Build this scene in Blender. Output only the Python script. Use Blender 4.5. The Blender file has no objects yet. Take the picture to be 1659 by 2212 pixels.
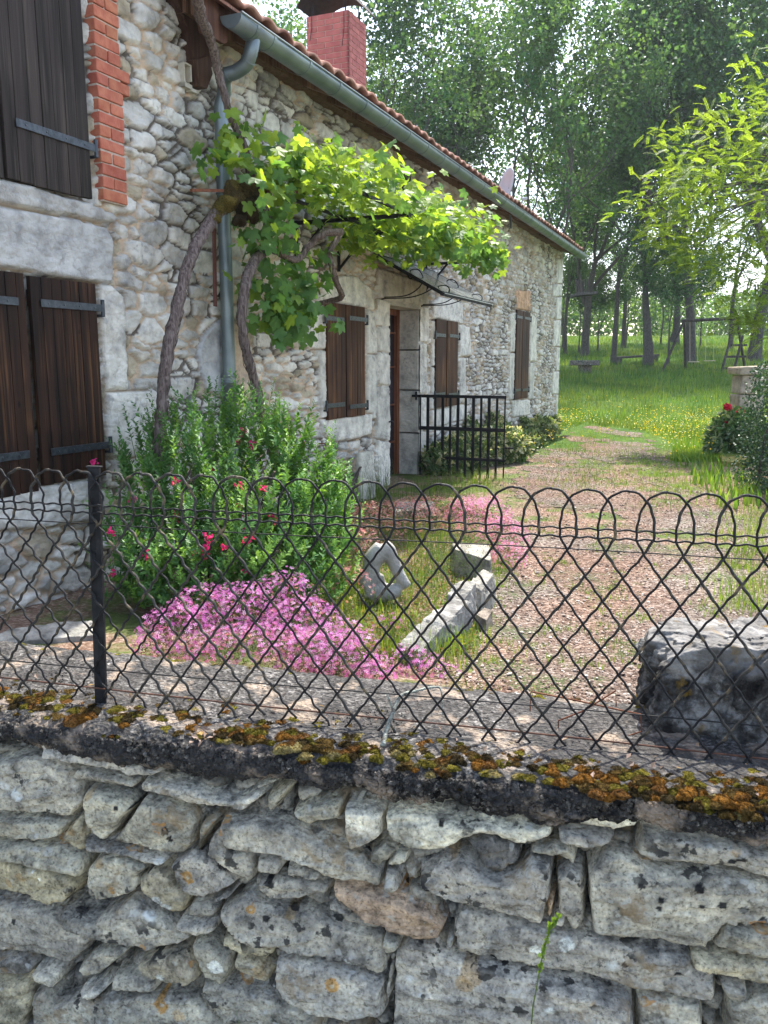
import bpy, math, random
import numpy as np
from math import radians as R_, sin, cos, tan, pi
from mathutils import Vector, Matrix

# ------------------------------------------------------------------ camera, sky, sun, exposure
C = bpy.context.scene.collection
scn = bpy.context.scene
EYE = 1.70
PITCH = R_(10.1)
FPX = 1800.0                      # focal length on a 1659 x 2212 picture
cam_d = bpy.data.cameras.new('camera')
cam = bpy.data.objects.new('camera', cam_d); C.objects.link(cam)
cam.location = (0, 0, EYE); cam.rotation_euler = (pi/2 - PITCH, 0, 0)
cam_d.sensor_fit = 'VERTICAL'; cam_d.sensor_height = 36; cam_d.lens = 36*FPX/2212
cam_d.clip_start = .05; cam_d.clip_end = 2000
scn.camera = cam

SUN_AZ, SUN_EL = R_(17), R_(57)   # azimuth clockwise from +Y
world = bpy.data.worlds.new("World"); scn.world = world; world.use_nodes = True
wt = world.node_tree; wt.nodes.clear()
sky = wt.nodes.new('ShaderNodeTexSky'); sky.sky_type = 'NISHITA'; sky.sun_disc = False
sky.sun_elevation = SUN_EL; sky.sun_rotation = SUN_AZ; sky.dust_density = 2.2; sky.air_density = 1.0
tc = wt.nodes.new('ShaderNodeTexCoord'); mp = wt.nodes.new('ShaderNodeMapping'); mp.inputs['Scale'].default_value = (1, 1, 2.6)
nz = wt.nodes.new('ShaderNodeTexNoise'); nz.inputs['Scale'].default_value = 2.6; nz.inputs['Detail'].default_value = 7
cr = wt.nodes.new('ShaderNodeValToRGB'); cr.color_ramp.elements[0].position = .44; cr.color_ramp.elements[1].position = .68
mx = wt.nodes.new('ShaderNodeMix'); mx.data_type = 'RGBA'; mx.inputs[7].default_value = (7, 7.3, 7.8, 1)
bgn = wt.nodes.new('ShaderNodeBackground'); bgn.inputs[1].default_value = .15
wo = wt.nodes.new('ShaderNodeOutputWorld'); L = wt.links.new
L(tc.outputs['Generated'], mp.inputs[0]); L(mp.outputs[0], nz.inputs['Vector']); L(nz.outputs[0], cr.inputs[0])
sx_ = wt.nodes.new('ShaderNodeSeparateXYZ'); L(tc.outputs['Generated'], sx_.inputs[0])
cz_ = wt.nodes.new('ShaderNodeValToRGB'); cz_.color_ramp.elements[0].position = .12; cz_.color_ramp.elements[0].color = (1, 1, 1, 1); cz_.color_ramp.elements[1].position = .42; cz_.color_ramp.elements[1].color = (.12, .12, .12, 1); L(sx_.outputs[2], cz_.inputs[0])
mm_ = wt.nodes.new('ShaderNodeMath'); mm_.operation = 'MULTIPLY'; L(cr.outputs[0], mm_.inputs[0]); L(cz_.outputs[0], mm_.inputs[1]); L(mm_.outputs[0], mx.inputs[0]); L(sky.outputs[0], mx.inputs[6]); L(mx.outputs[2], bgn.inputs[0]); L(bgn.outputs[0], wo.inputs[0])

sl = bpy.data.lights.new('sun', 'SUN'); sl.energy = 3.3; sl.angle = R_(.5); sl.color = (1, .95, .87)
so = bpy.data.objects.new('sun', sl); C.objects.link(so)
sd = Vector((sin(SUN_AZ)*cos(SUN_EL), cos(SUN_AZ)*cos(SUN_EL), sin(SUN_EL)))
so.rotation_euler = sd.to_track_quat('Z', 'Y').to_euler(); so.location = (0, 0, 30)

scn.view_settings.view_transform = 'Standard'; scn.view_settings.look = 'None'
scn.view_settings.exposure = 1.68; scn.view_settings.gamma = 1
scn.render.resolution_x = 768; scn.render.resolution_y = 1024
scn.render.engine = 'CYCLES'
scn.cycles.max_bounces = 6; scn.cycles.transparent_max_bounces = 6

rng = np.random.default_rng(7); random.seed(7)

# ------------------------------------------------------------------ placing points measured on the photo in the real place
def ray(px, py):
    u = (px-829.5)/FPX; v = (py-1106)/FPX
    yc = cos(PITCH)-v*sin(PITCH); zc = -sin(PITCH)-v*cos(PITCH)
    return u/yc, zc/yc            # x and z per metre of depth
def atY(px, py, Y):
    a, b = ray(px, py); return Vector((a*Y, Y, EYE+b*Y))
# house front plane: origin H0, direction U, outward normal NN
HA = R_(22.9); H0 = Vector((.10, 9.5, 0)); U = Vector((sin(HA), cos(HA), 0)); NN = Vector((cos(HA), -sin(HA), 0))
def hpt(s, d, z): return H0+U*s+NN*d+Vector((0, 0, z))
def hw(px, py, d=0.0):            # -> s, z on the plane d metres in front of the wall
    a, b = ray(px, py); o = H0+NN*d
    s = (a*o.y-o.x)/(U.x-a*U.y); Y = o.y+U.y*s
    return s, EYE+b*Y
def hp(px, py, d=0.0):
    s, z = hw(px, py, d); return hpt(s, d, z)
WN = math.hypot(1, .26)
def front_Y(x, off=0.0): return 1.90-.26*x-off
def fp(px, py, off=0.0):
    a, b = ray(px, py); Y = (1.90-off)/(1+.26*a); return a*Y, Y, EYE+b*Y
def fence_Y(x): return 2.035-.21*x
def fpt(px, py):
    a, b = ray(px, py); Y = 2.035/(1+.21*a); return Vector((a*Y, Y, EYE+b*Y))
def sm(a, b, x): t = np.clip((x-a)/(b-a), 0, 1); return t*t*(3-2*t)
def gz(x, y):
    x = np.asarray(x, float); y = np.asarray(y, float)
    z = .35+.13*sm(4.6, 2.7, y)
    yy = np.clip(y, 19, 72)
    z = z+.073*((yy-19)-3*(1-np.exp(-(yy-19)/3)))
    return z
def gpt(px, py):                  # where a photo point meets the terrain
    a, b = ray(px, py); lo = None; Y = 2.3
    while Y < 100:
        if EYE+b*Y <= float(gz(a*Y, Y)): break
        Y += .02 if Y < 15 else .1
    return Vector((a*Y, Y, float(gz(a*Y, Y))))

# ------------------------------------------------------------------ noise
_P = np.random.default_rng(3).permutation(256); _G = np.random.default_rng(4).random(256)
def vnoise(x, y, sd=0):
    xi = np.floor(x).astype(int); yi = np.floor(y).astype(int); fx = x-xi; fy = y-yi
    fx = fx*fx*(3-2*fx); fy = fy*fy*(3-2*fy)
    h = lambda i, j: _G[_P[(_P[(i+sd*17) & 255]+j) & 255]]
    return (h(xi, yi)*(1-fx)+h(xi+1, yi)*fx)*(1-fy)+(h(xi, yi+1)*(1-fx)+h(xi+1, yi+1)*fx)*fy
def fbm(x, y, o=4, sd=0):
    r = 0; a = .5; t = 0
    for k in range(o): r = r+a*vnoise(x*2**k+k*7.3, y*2**k+k*3.1, sd+k); t += a; a *= .55
    return r/t*2-1
def fbm3(P, s, o=3, sd=0): return (fbm(P[:, 0]*s, P[:, 1]*s+P[:, 2]*s*.7, o, sd)+fbm(P[:, 2]*s, P[:, 0]*s*.8-P[:, 1]*s*.6, o, sd+5))*.6

# ------------------------------------------------------------------ mesh building
class MB:
    def __init__(s): s.V = []; s.F = []; s.K = []; s.n = 0
    def add(s, V, F, col=None):
        V = np.asarray(V, np.float32).reshape(-1, 3)
        for f in (F if isinstance(F, list) and len(F) and isinstance(F[0], np.ndarray) else [np.asarray(F, int)]):
            if len(f): s.F.append(np.asarray(f, int)+s.n)
        s.V.append(V)
        if col is None: col = (1, 1, 1)
        c = np.asarray(col, np.float32)
        s.K.append(np.tile(c, (len(V), 1)) if c.ndim == 1 else c)
        s.n += len(V)
    def build(s, name, mat, parent=None, smooth=False, bevel=0, solid=0):
        V = np.concatenate(s.V); K = np.concatenate(s.K)
        me = bpy.data.meshes.new(name); me.vertices.add(len(V)); me.vertices.foreach_set('co', V.ravel())
        lp = np.concatenate([f.ravel() for f in s.F]); tot = np.concatenate([np.full(len(f), f.shape[1]) for f in s.F])
        st = np.concatenate([[0], np.cumsum(tot)[:-1]])
        me.loops.add(len(lp)); me.loops.foreach_set('vertex_index', lp.astype(np.int32))
        me.polygons.add(len(tot)); me.polygons.foreach_set('loop_start', st.astype(np.int32))
        me.polygons.foreach_set('loop_total', tot.astype(np.int32))
        me.polygons.foreach_set('use_smooth', np.full(len(tot), smooth))
        at = me.color_attributes.new('col', 'FLOAT_COLOR', 'POINT')
        at.data.foreach_set('color', np.concatenate([K, np.ones((len(K), 1), np.float32)], 1).ravel())
        me.update(calc_edges=True); me.validate()
        me.materials.append(mat)
        o = bpy.data.objects.new(name, me); C.objects.link(o)
        if parent is not None: o.parent = parent
        if bevel:
            m = o.modifiers.new('bevel', 'BEVEL'); m.width = bevel; m.segments = 2; m.limit_method = 'ANGLE'
        if solid:
            m = o.modifiers.new('solid', 'SOLIDIFY'); m.thickness = solid
        return o
BF = np.array([[0, 1, 3, 2], [4, 6, 7, 5], [0, 4, 5, 1], [2, 3, 7, 6], [0, 2, 6, 4], [1, 5, 7, 3]])
def box(mb, p0, ex, ey, ez, col=None, jit=0):   # corner + three edge vectors
    p0, ex, ey, ez = [np.array(v, float) for v in (p0, ex, ey, ez)]
    V = np.array([p0+i*ex+j*ey+k*ez for i in (0, 1) for j in (0, 1) for k in (0, 1)])
    if jit: V += rng.normal(0, jit, V.shape)
    F = BF if np.dot(np.cross(ex, ey), ez) > 0 else BF[:, ::-1]
    mb.add(V, F, col)
def hbox(mb, s0, s1, d0, d1, z0, z1, col=None, jit=0):
    box(mb, hpt(s0, d0, z0), U*(s1-s0), NN*(d1-d0), (0, 0, z1-z0), col, jit)
def bar(mb, a, b, w, h=None, up=(0, 0, 1), col=None):
    h = h or w; a = np.array(a, float); b = np.array(b, float); d = b-a; d /= np.linalg.norm(d)
    x = np.cross(d, up); 
    if np.linalg.norm(x) < 1e-3: x = np.cross(d, (1, 0, 0))
    x /= np.linalg.norm(x); y = np.cross(x, d)
    box(mb, a-x*w/2-y*h/2, b-a, x*w, y*h, col)
def tube(mb, P, r, n=8, cap=True, rough=0, col=None, flat=None):
    P = np.array([tuple(p) for p in P], float); m = len(P); r = np.broadcast_to(np.asarray(r, float), (m,))
    T = np.gradient(P, axis=0); T /= np.linalg.norm(T, axis=1)[:, None]+1e-9
    a = np.array((0, 0, 1.)) if abs(T[0, 2]) < .9 else np.array((1., 0, 0))
    X = np.cross(T[0], a); X /= np.linalg.norm(X); Xs = []
    for k in range(m):
        X = X-T[k]*np.dot(X, T[k]); X /= np.linalg.norm(X)+1e-9; Xs.append(X)
    Xs = np.array(Xs); Ys = np.cross(T, Xs); an = np.arange(n)/n*2*pi
    rr = r[:, None]*np.ones((1, n))
    if rough: rr = rr*(1+rng.normal(0, rough, (m, n)))
    V = P[:, None]+rr[..., None]*(np.cos(an)[None, :, None]*Xs[:, None]+np.sin(an)[None, :, None]*Ys[:, None])
    i, j = np.meshgrid(np.arange(m-1), np.arange(n), indexing='ij'); j2 = (j+1) % n
    F = np.stack([i*n+j, i*n+j2, (i+1)*n+j2, (i+1)*n+j], -1).reshape(-1, 4)
    Fs = [F]
    if cap: Fs += [np.arange(n)[None, ::-1], (np.arange(n)+(m-1)*n)[None]]
    mb.add(V.reshape(-1, 3), Fs, col)
def spline(P, k=6):
    P = np.array([tuple(p) for p in P], float); Q = np.vstack([2*P[0]-P[1], P, 2*P[-1]-P[-2]]); out = []
    for i in range(1, len(Q)-2):
        for t in np.arange(k)/k:
            out.append(.5*((2*Q[i])+(-Q[i-1]+Q[i+1])*t+(2*Q[i-1]-5*Q[i]+4*Q[i+1]-Q[i+2])*t*t+(-Q[i-1]+3*Q[i]-3*Q[i+1]+Q[i+2])*t**3))
    out.append(P[-1]); return np.array(out)
def lin(a, b, n): return np.linspace(a, b, n)
def gridF(m, n):
    i, j = np.meshgrid(np.arange(m-1), np.arange(n-1), indexing='ij')
    return np.stack([i*n+j, (i+1)*n+j, (i+1)*n+j+1, i*n+j+1], -1).reshape(-1, 4)
def frames(Nm, yaw):              # leaf frames: local z = normal, rotated by yaw
    Nm = Nm/np.linalg.norm(Nm, axis=1)[:, None]
    a = np.where(np.abs(Nm[:, 2:3]) < .95, np.array([[0, 0, 1.]]), np.array([[1., 0, 0]]))
    X = np.cross(a, Nm); X /= np.linalg.norm(X, axis=1)[:, None]; Y = np.cross(Nm, X)
    c = np.cos(yaw)[:, None]; s = np.sin(yaw)[:, None]
    return np.stack([X*c+Y*s, -X*s+Y*c, Nm], 2)   # columns
def scatter(mb, T, F, P, Rm, sc, col=None):
    T = np.asarray(T, float); N = len(P); k = len(T); sc = np.broadcast_to(np.asarray(sc, float), (N,))
    V = P[:, None]+np.einsum('nij,kj->nki', Rm, T)*sc[:, None, None]
    Fs = (np.asarray(F)[None]+(np.arange(N)*k)[:, None, None]).reshape(-1, np.asarray(F).shape[1])
    if col is not None and np.ndim(col) == 2: col = np.repeat(np.broadcast_to(col, (N, 3)), k, 0)
    mb.add(V.reshape(-1, 3), Fs, col)
def rdir(n, up=0.0):
    v = rng.normal(0, 1, (n, 3)); v /= np.linalg.norm(v, axis=1)[:, None]; v[:, 2] += up
    return v/np.linalg.norm(v, axis=1)[:, None]
def empty(name, loc=(0, 0, 0)):
    o = bpy.data.objects.new(name, None); C.objects.link(o); o.location = loc; o.empty_display_size = .2; return o
def tag(o, label, cat=None, group=None, kind=None):
    if label: o['label'] = label
    if cat: o['category'] = cat
    if group: o['group'] = group
    if kind: o['kind'] = kind
    return o
def root(name, loc, label, cat, group=None):      # thing's empty; parts are built in world coordinates and re-based
    return tag(empty(name, loc), label, cat, group)
def adopt(o, r):
    o.parent = r; o.matrix_parent_inverse = Matrix.Translation(-Vector(r.location)); return o
def copy_tree(o, loc, rz=0, sc=1, label=None):
    r = o.copy(); C.objects.link(r); r.location = loc; r.rotation_euler = (0, 0, rz); r.scale = (sc, sc, sc)
    if label: r['label'] = label
    for ch in o.children:
        c = ch.copy(); C.objects.link(c); c.parent = r
    return r

# ------------------------------------------------------------------ materials
class NT:
    def __init__(s, name):
        s.m = bpy.data.materials.new(name); s.m.use_nodes = True; s.t = s.m.node_tree; s.t.nodes.clear()
        s.o = s.n('ShaderNodeOutputMaterial'); s.b = s.n('ShaderNodeBsdfPrincipled'); s.l(s.b.outputs[0], s.o.inputs[0])
        s.tc = s.n('ShaderNodeTexCoord')
    def n(s, t): return s.t.nodes.new(t)
    def l(s, a, b): s.t.links.new(a, b)
    def map(s, sc=(1, 1, 1), src='Object', rot=(0, 0, 0)):
        m = s.n('ShaderNodeMapping'); m.inputs['Scale'].default_value = sc; m.inputs['Rotation'].default_value = rot
        s.l(s.tc.outputs[src], m.inputs[0]); return m.outputs[0]
    def noise(s, sc, det=4, vec=None, rough=.55):
        n = s.n('ShaderNodeTexNoise'); n.inputs['Scale'].default_value = sc; n.inputs['Detail'].default_value = det
        n.inputs['Roughness'].default_value = rough; s.l(vec or s.tc.outputs['Object'], n.inputs['Vector']); return n.outputs[0]
    def vor(s, sc, feat='F1', vec=None, out=0):
        n = s.n('ShaderNodeTexVoronoi'); n.inputs['Scale'].default_value = sc; n.feature = feat
        s.l(vec or s.tc.outputs['Object'], n.inputs['Vector']); return n.outputs[out]
    def ramp(s, f, stops):
        r = s.n('ShaderNodeValToRGB'); e = r.color_ramp.elements
        while len(e) < len(stops): e.new(.5)
        for k, (p, c) in enumerate(stops):
            e[k].position = p; e[k].color = (c if hasattr(c, '__len__') else (c, c, c))+((1,) if not hasattr(c, '__len__') or len(c) == 3 else ())
        s.l(f, r.inputs[0]); return r.outputs[0]
    def mix(s, f, a, b, mode='MIX'):
        m = s.n('ShaderNodeMix'); m.data_type = 'RGBA'; m.blend_type = mode
        for v, i in ((f, 0), (a, 6), (b, 7)):
            if hasattr(v, 'is_output') or isinstance(v, bpy.types.NodeSocket): s.l(v, m.inputs[i])
            elif i == 0: m.inputs[0].default_value = v
            else: m.inputs[i].default_value = tuple(v)+(1,)
        return m.outputs[2]
    def math(s, op, a, b):
        m = s.n('ShaderNodeMath'); m.operation = op
        for v, i in ((a, 0), (b, 1)):
            if isinstance(v, bpy.types.NodeSocket): s.l(v, m.inputs[i])
            else: m.inputs[i].default_value = v
        return m.outputs[0]
    def attr(s): a = s.n('ShaderNodeAttribute'); a.attribute_name = 'col'; return a.outputs[0]
    def fin(s, col, rough=.85, bump=None, dist=.01, strength=1.0, metal=0, spec=.3):
        if isinstance(col, bpy.types.NodeSocket): s.l(col, s.b.inputs['Base Color'])
        else: s.b.inputs['Base Color'].default_value = tuple(col)+(1,)
        if isinstance(rough, bpy.types.NodeSocket): s.l(rough, s.b.inputs['Roughness'])
        else: s.b.inputs['Roughness'].default_value = rough
        s.b.inputs['Metallic'].default_value = metal; s.b.inputs['Specular IOR Level'].default_value = spec
        if bump is not None:
            b = s.n('ShaderNodeBump'); b.inputs['Distance'].default_value = dist; b.inputs['Strength'].default_value = strength
            s.l(bump, b.inputs['Height']); s.l(b.outputs[0], s.b.inputs['Normal'])
        return s.m
def simple(name, c1, c2, sc=8, rough=.85, bump=.006, bsc=None, metal=0, attr=False, spec=.3, vec=(1, 1, 1), lo=.35, hi=.65):
    t = NT(name); v = t.map(vec); col = t.mix(t.ramp(t.noise(sc, 5, v), [(lo, 0.), (hi, 1.)]), c1, c2)
    if attr: col = t.mix(1.0, t.attr(), col, 'MULTIPLY')
    return t.fin(col, rough, t.noise(bsc or sc*4, 5, v) if bump else None, bump or .01, 1, metal, spec)
def leafm(name, c1, c2, tr=.5, rough=.5, sc=3, attr=True, spec=.35):
    t = NT(name); col = t.mix(t.ramp(t.noise(sc, 2), [(.35, 0.), (.65, 1.)]), c1, c2)
    if attr: col = t.mix(1.0, t.attr(), col, 'MULTIPLY')
    t.fin(col, rough, None, spec=spec)
    tb = t.n('ShaderNodeBsdfTranslucent'); ms = t.n('ShaderNodeMixShader'); ms.inputs[0].default_value = tr
    w = t.mix(1.0, col, (1.5, 1.35, .6), 'MULTIPLY'); t.l(w, tb.inputs[0])
    t.l(t.b.outputs[0], ms.inputs[1]); t.l(tb.outputs[0], ms.inputs[2]); t.l(ms.outputs[0], t.o.inputs[0]); return t.m
# field stone of the low front wall, with lichens
def m_fieldstone():
    t = NT('field_stone'); a = t.attr()
    blot = t.ramp(t.noise(14, 8, rough=.65), [(.37, (.46, .45, .43)), (.46, (.90, .88, .84)), (.55, (1.20, 1.16, 1.06)), (.66, (1.75, 1.68, 1.50))])
    col = t.mix(1.0, a, blot, 'MULTIPLY')
    sp = t.ramp(t.noise(85, 4, rough=.7), [(.36, .45), (.46, .95), (.60, 1.05), (.70, 1.4)]); col = t.mix(1.0, col, sp, 'MULTIPLY')
    fine = t.ramp(t.vor(95), [(.1, .72), (.35, 1.), (.7, 1.16)]); col = t.mix(.75, col, fine, 'MULTIPLY')
    warp = t.n('ShaderNodeMix'); warp.data_type = 'VECTOR'; warp.inputs[0].default_value = .06
    nn = t.n('ShaderNodeTexNoise'); nn.inputs['Scale'].default_value = 22; t.l(t.tc.outputs['Object'], nn.inputs['Vector'])
    t.l(t.tc.outputs['Object'], warp.inputs[4]); t.l(nn.outputs['Color'], warp.inputs[5]); wv = warp.outputs[1]
    # pale crust lichens
    f = t.math('MULTIPLY', t.ramp(t.vor(30, vec=wv), [(.24, 1.), (.34, 0.)]), t.ramp(t.noise(5, 3), [(.50, 0.), (.60, 1.)]))
    col = t.mix(t.math('MULTIPLY', f, .5), col, (.52, .52, .47))
    # yellow-brown stain and orange lichen
    f = t.math('MULTIPLY', t.ramp(t.noise(26, 6), [(.50, 0.), (.58, 1.)]), t.ramp(t.noise(3.7, 2), [(.55, 0.), (.64, 1.)]))
    col = t.mix(t.math('MULTIPLY', f, .6), col, (.27, .19, .10))
    d = t.vor(5.2, vec=wv); ring = t.ramp(d, [(.06, (.42, .38, .30)), (.085, (.42, .25, .09)), (.11, (.40, .20, .06)), (.13, (.3, .3, .3))])
    f = t.math('MULTIPLY', t.ramp(d, [(.11, 1.), (.135, 0.)]), t.ramp(t.noise(60, 3), [(.36, .2), (.5, .8)]))
    col = t.mix(f, col, ring)
    d = t.vor(7.3, vec=t.map((1, 1, 1), rot=(.3, .5, .9)))
    f = t.math('MULTIPLY', t.ramp(d, [(.14, 1.), (.19, 0.)]), t.ramp(t.noise(3.1, 1, t.map((1, 1, 1), rot=(1, 0, 0))), [(.58, 0.), (.60, .85)]))
    col = t.mix(t.math('MULTIPLY', f, t.ramp(t.noise(80, 3), [(.35, .3), (.5, 1.)])), col, (.66, .68, .64))
    # black crust
    f = t.math('MULTIPLY', t.ramp(t.noise(19, 7), [(.57, 0.), (.60, 1.)]), t.ramp(t.noise(4.5, 2, t.map((1, 1, 1.4))), [(.50, 0.), (.58, 1.)]))
    col = t.mix(t.math('MULTIPLY', f, .88), col, (.025, .025, .025))
    h = t.math('ADD', t.noise(40, 8), t.math('MULTIPLY', t.vor(60), .25))
    return t.fin(col, .95, h, .013, 1.0, spec=.15)
def m_housestone():
    t = NT('limestone_masonry'); a = t.mix(1.0, t.attr(), (1.06, 1.04, 1.0), 'MULTIPLY')
    b = t.ramp(t.noise(7, 7, rough=.6), [(.34, (.62, .61, .60)), (.5, (.98, .97, .94)), (.66, (1.2, 1.19, 1.16))])
    col = t.mix(1.0, a, b, 'MULTIPLY')
    f = t.math('MULTIPLY', t.ramp(t.noise(24, 5), [(.52, 0.), (.62, 1.)]), t.ramp(t.noise(2.2, 3), [(.48, 0.), (.6, .5)]))
    col = t.mix(f, col, (.20, .20, .21))
    f = t.ramp(t.noise(1.3, 3, t.map((1, 1, 2))), [(.58, 0.), (.72, .35)]); col = t.mix(f, col, (.52, .42, .28))
    hh = t.math('ADD', t.noise(30, 9, rough=.65), t.math('MULTIPLY', t.vor(11, 'DISTANCE_TO_EDGE', vec=t.map((1, 1, 1.8))), .8))
    return t.fin(col, .92, hh, .016, 1.0, spec=.15)
def m_wood(name, c1, c2, c3):
    t = NT(name); v = t.map((14, 14, .8)); v2 = t.map((60, 60, 1.2))
    col = t.mix(t.ramp(t.noise(1.3, 5, v), [(.38, 0.), (.62, 1.)]), c1, c2)
    col = t.mix(t.math('MULTIPLY', t.ramp(t.noise(1.0, 6, v2), [(.5, 0.), (.62, 1.)]), t.ramp(t.noise(2.1, 2), [(.45, 0.), (.6, .8)])), col, c3)
    col = t.mix(1.0, t.attr(), col, 'MULTIPLY')
    kn = t.ramp(t.vor(5.5, vec=t.map((1, 1, .6))), [(.03, (.25, .22, .2)), (.07, (1, 1, 1))]); col = t.mix(.8, col, kn, 'MULTIPLY')
    return t.fin(col, .65, t.noise(1.6, 6, v2), .003, .8, spec=.15)
def m_moss():
    t = NT('moss'); col = t.mix(1.0, t.attr(), t.ramp(t.noise(170, 8, rough=.75), [(.38, (.30, .27, .20)), (.47, (.95, .93, .8)), (.56, (1.6, 1.55, 1.25)), (.66, (2.5, 2.4, 1.8))]), 'MULTIPLY')  # noise shared with the bump: crevice shade and bright tufts painted into colour
    return t.fin(col, 1, t.noise(170, 8, rough=.75), .03, 1, spec=.05)
def m_concrete():
    t = NT('weathered_concrete'); v = t.vor(85, out=1)
    ag = t.ramp(t.noise(70, 8, rough=.8), [(.36, (.028, .027, .026)), (.5, (.095, .09, .085)), (.62, (.24, .23, .215))])
    hsv = t.n('ShaderNodeSeparateColor'); t.l(v, hsv.inputs[0])
    peb = t.ramp(hsv.outputs[0], [(.2, .35), (.6, .9), (.93, 1.2), (1., 2.0)])
    col = t.mix(.8, ag, peb, 'MULTIPLY'); col = t.mix(1.0, t.attr(), col, 'MULTIPLY')
    f = t.ramp(t.noise(5, 6), [(.44, 0.), (.56, 1.)]); col = t.mix(t.math('MULTIPLY', f, .70), col, (.045, .043, .042))
    f = t.ramp(t.noise(9, 5, t.map((1, 1, 1), rot=(0, 1, 1))), [(.55, 0.), (.66, .6)]); col = t.mix(f, col, (.42, .33, .25))
    h = t.math('ADD', t.noise(95, 6), t.vor(85)); return t.fin(col, .95, h, .008, 1.0, spec=.2)
def m_ground():
    t = NT('garden_ground'); sp = t.n('ShaderNodeSeparateXYZ'); t.l(t.tc.outputs['Object'], sp.inputs[0])
    soil = t.ramp(t.noise(38, 8, rough=.75), [(.35, (.08, .045, .03)), (.5, (.19, .12, .085)), (.64, (.42, .33, .26))])
    grass = t.ramp(t.noise(6, 8, rough=.7), [(.3, (.03, .055, .015)), (.55, (.07, .12, .025)), (.75, (.13, .19, .045))])
    far = t.ramp(t.noise(.35, 5), [(.35, (.75, .95, .7)), (.65, (1.35, 1.25, 1.0))]); grass = t.mix(1.0, grass, far, 'MULTIPLY')
    w = t.math('ADD', sp.outputs[1], t.math('MULTIPLY', t.noise(1.1, 5), 3.0))
    m = t.ramp(t.math('MULTIPLY', w, .05), [(.66, 0.), (.76, 1.)])
    m = t.math('MAXIMUM', m, t.math('MULTIPLY', t.ramp(t.noise(2.3, 5), [(.45, 0.), (.55, 1.)]), .8))
    return t.fin(t.mix(m, soil, grass), .95, t.noise(40, 8), .02, 1, spec=.1)
def m_gravel():
    t = NT('gravel'); v = t.vor(70, out=1); hs = t.n('ShaderNodeSeparateColor'); t.l(v, hs.inputs[0])
    st = t.ramp(hs.outputs[0], [(.0, (.07, .050, .040)), (.35, (.135, .102, .083)), (.7, (.215, .175, .145)), (1., (.38, .345, .31))])
    red = t.ramp(t.noise(1.1, 4), [(.42, (1.05, .84, .74)), (.6, (1., .98, .96))]); col = t.mix(1.0, st, red, 'MULTIPLY')
    gr = t.math('MULTIPLY', t.ramp(t.noise(2.6, 7, rough=.65), [(.53, 0.), (.62, .85)]), t.ramp(t.noise(60, 3), [(.42, 0.), (.55, 1.)]))
    col = t.mix(gr, col, (.07, .105, .035))
    mo = t.ramp(t.noise(.9, 3, t.map((1, 1, 1), rot=(0, 0, 1))), [(.4, .85), (.65, 1.1)]); col = t.mix(1.0, col, mo, 'MULTIPLY')
    return t.fin(col, .95, t.math('SUBTRACT', t.noise(50, 5), t.vor(70)), .012, 1, spec=.15)
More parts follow.
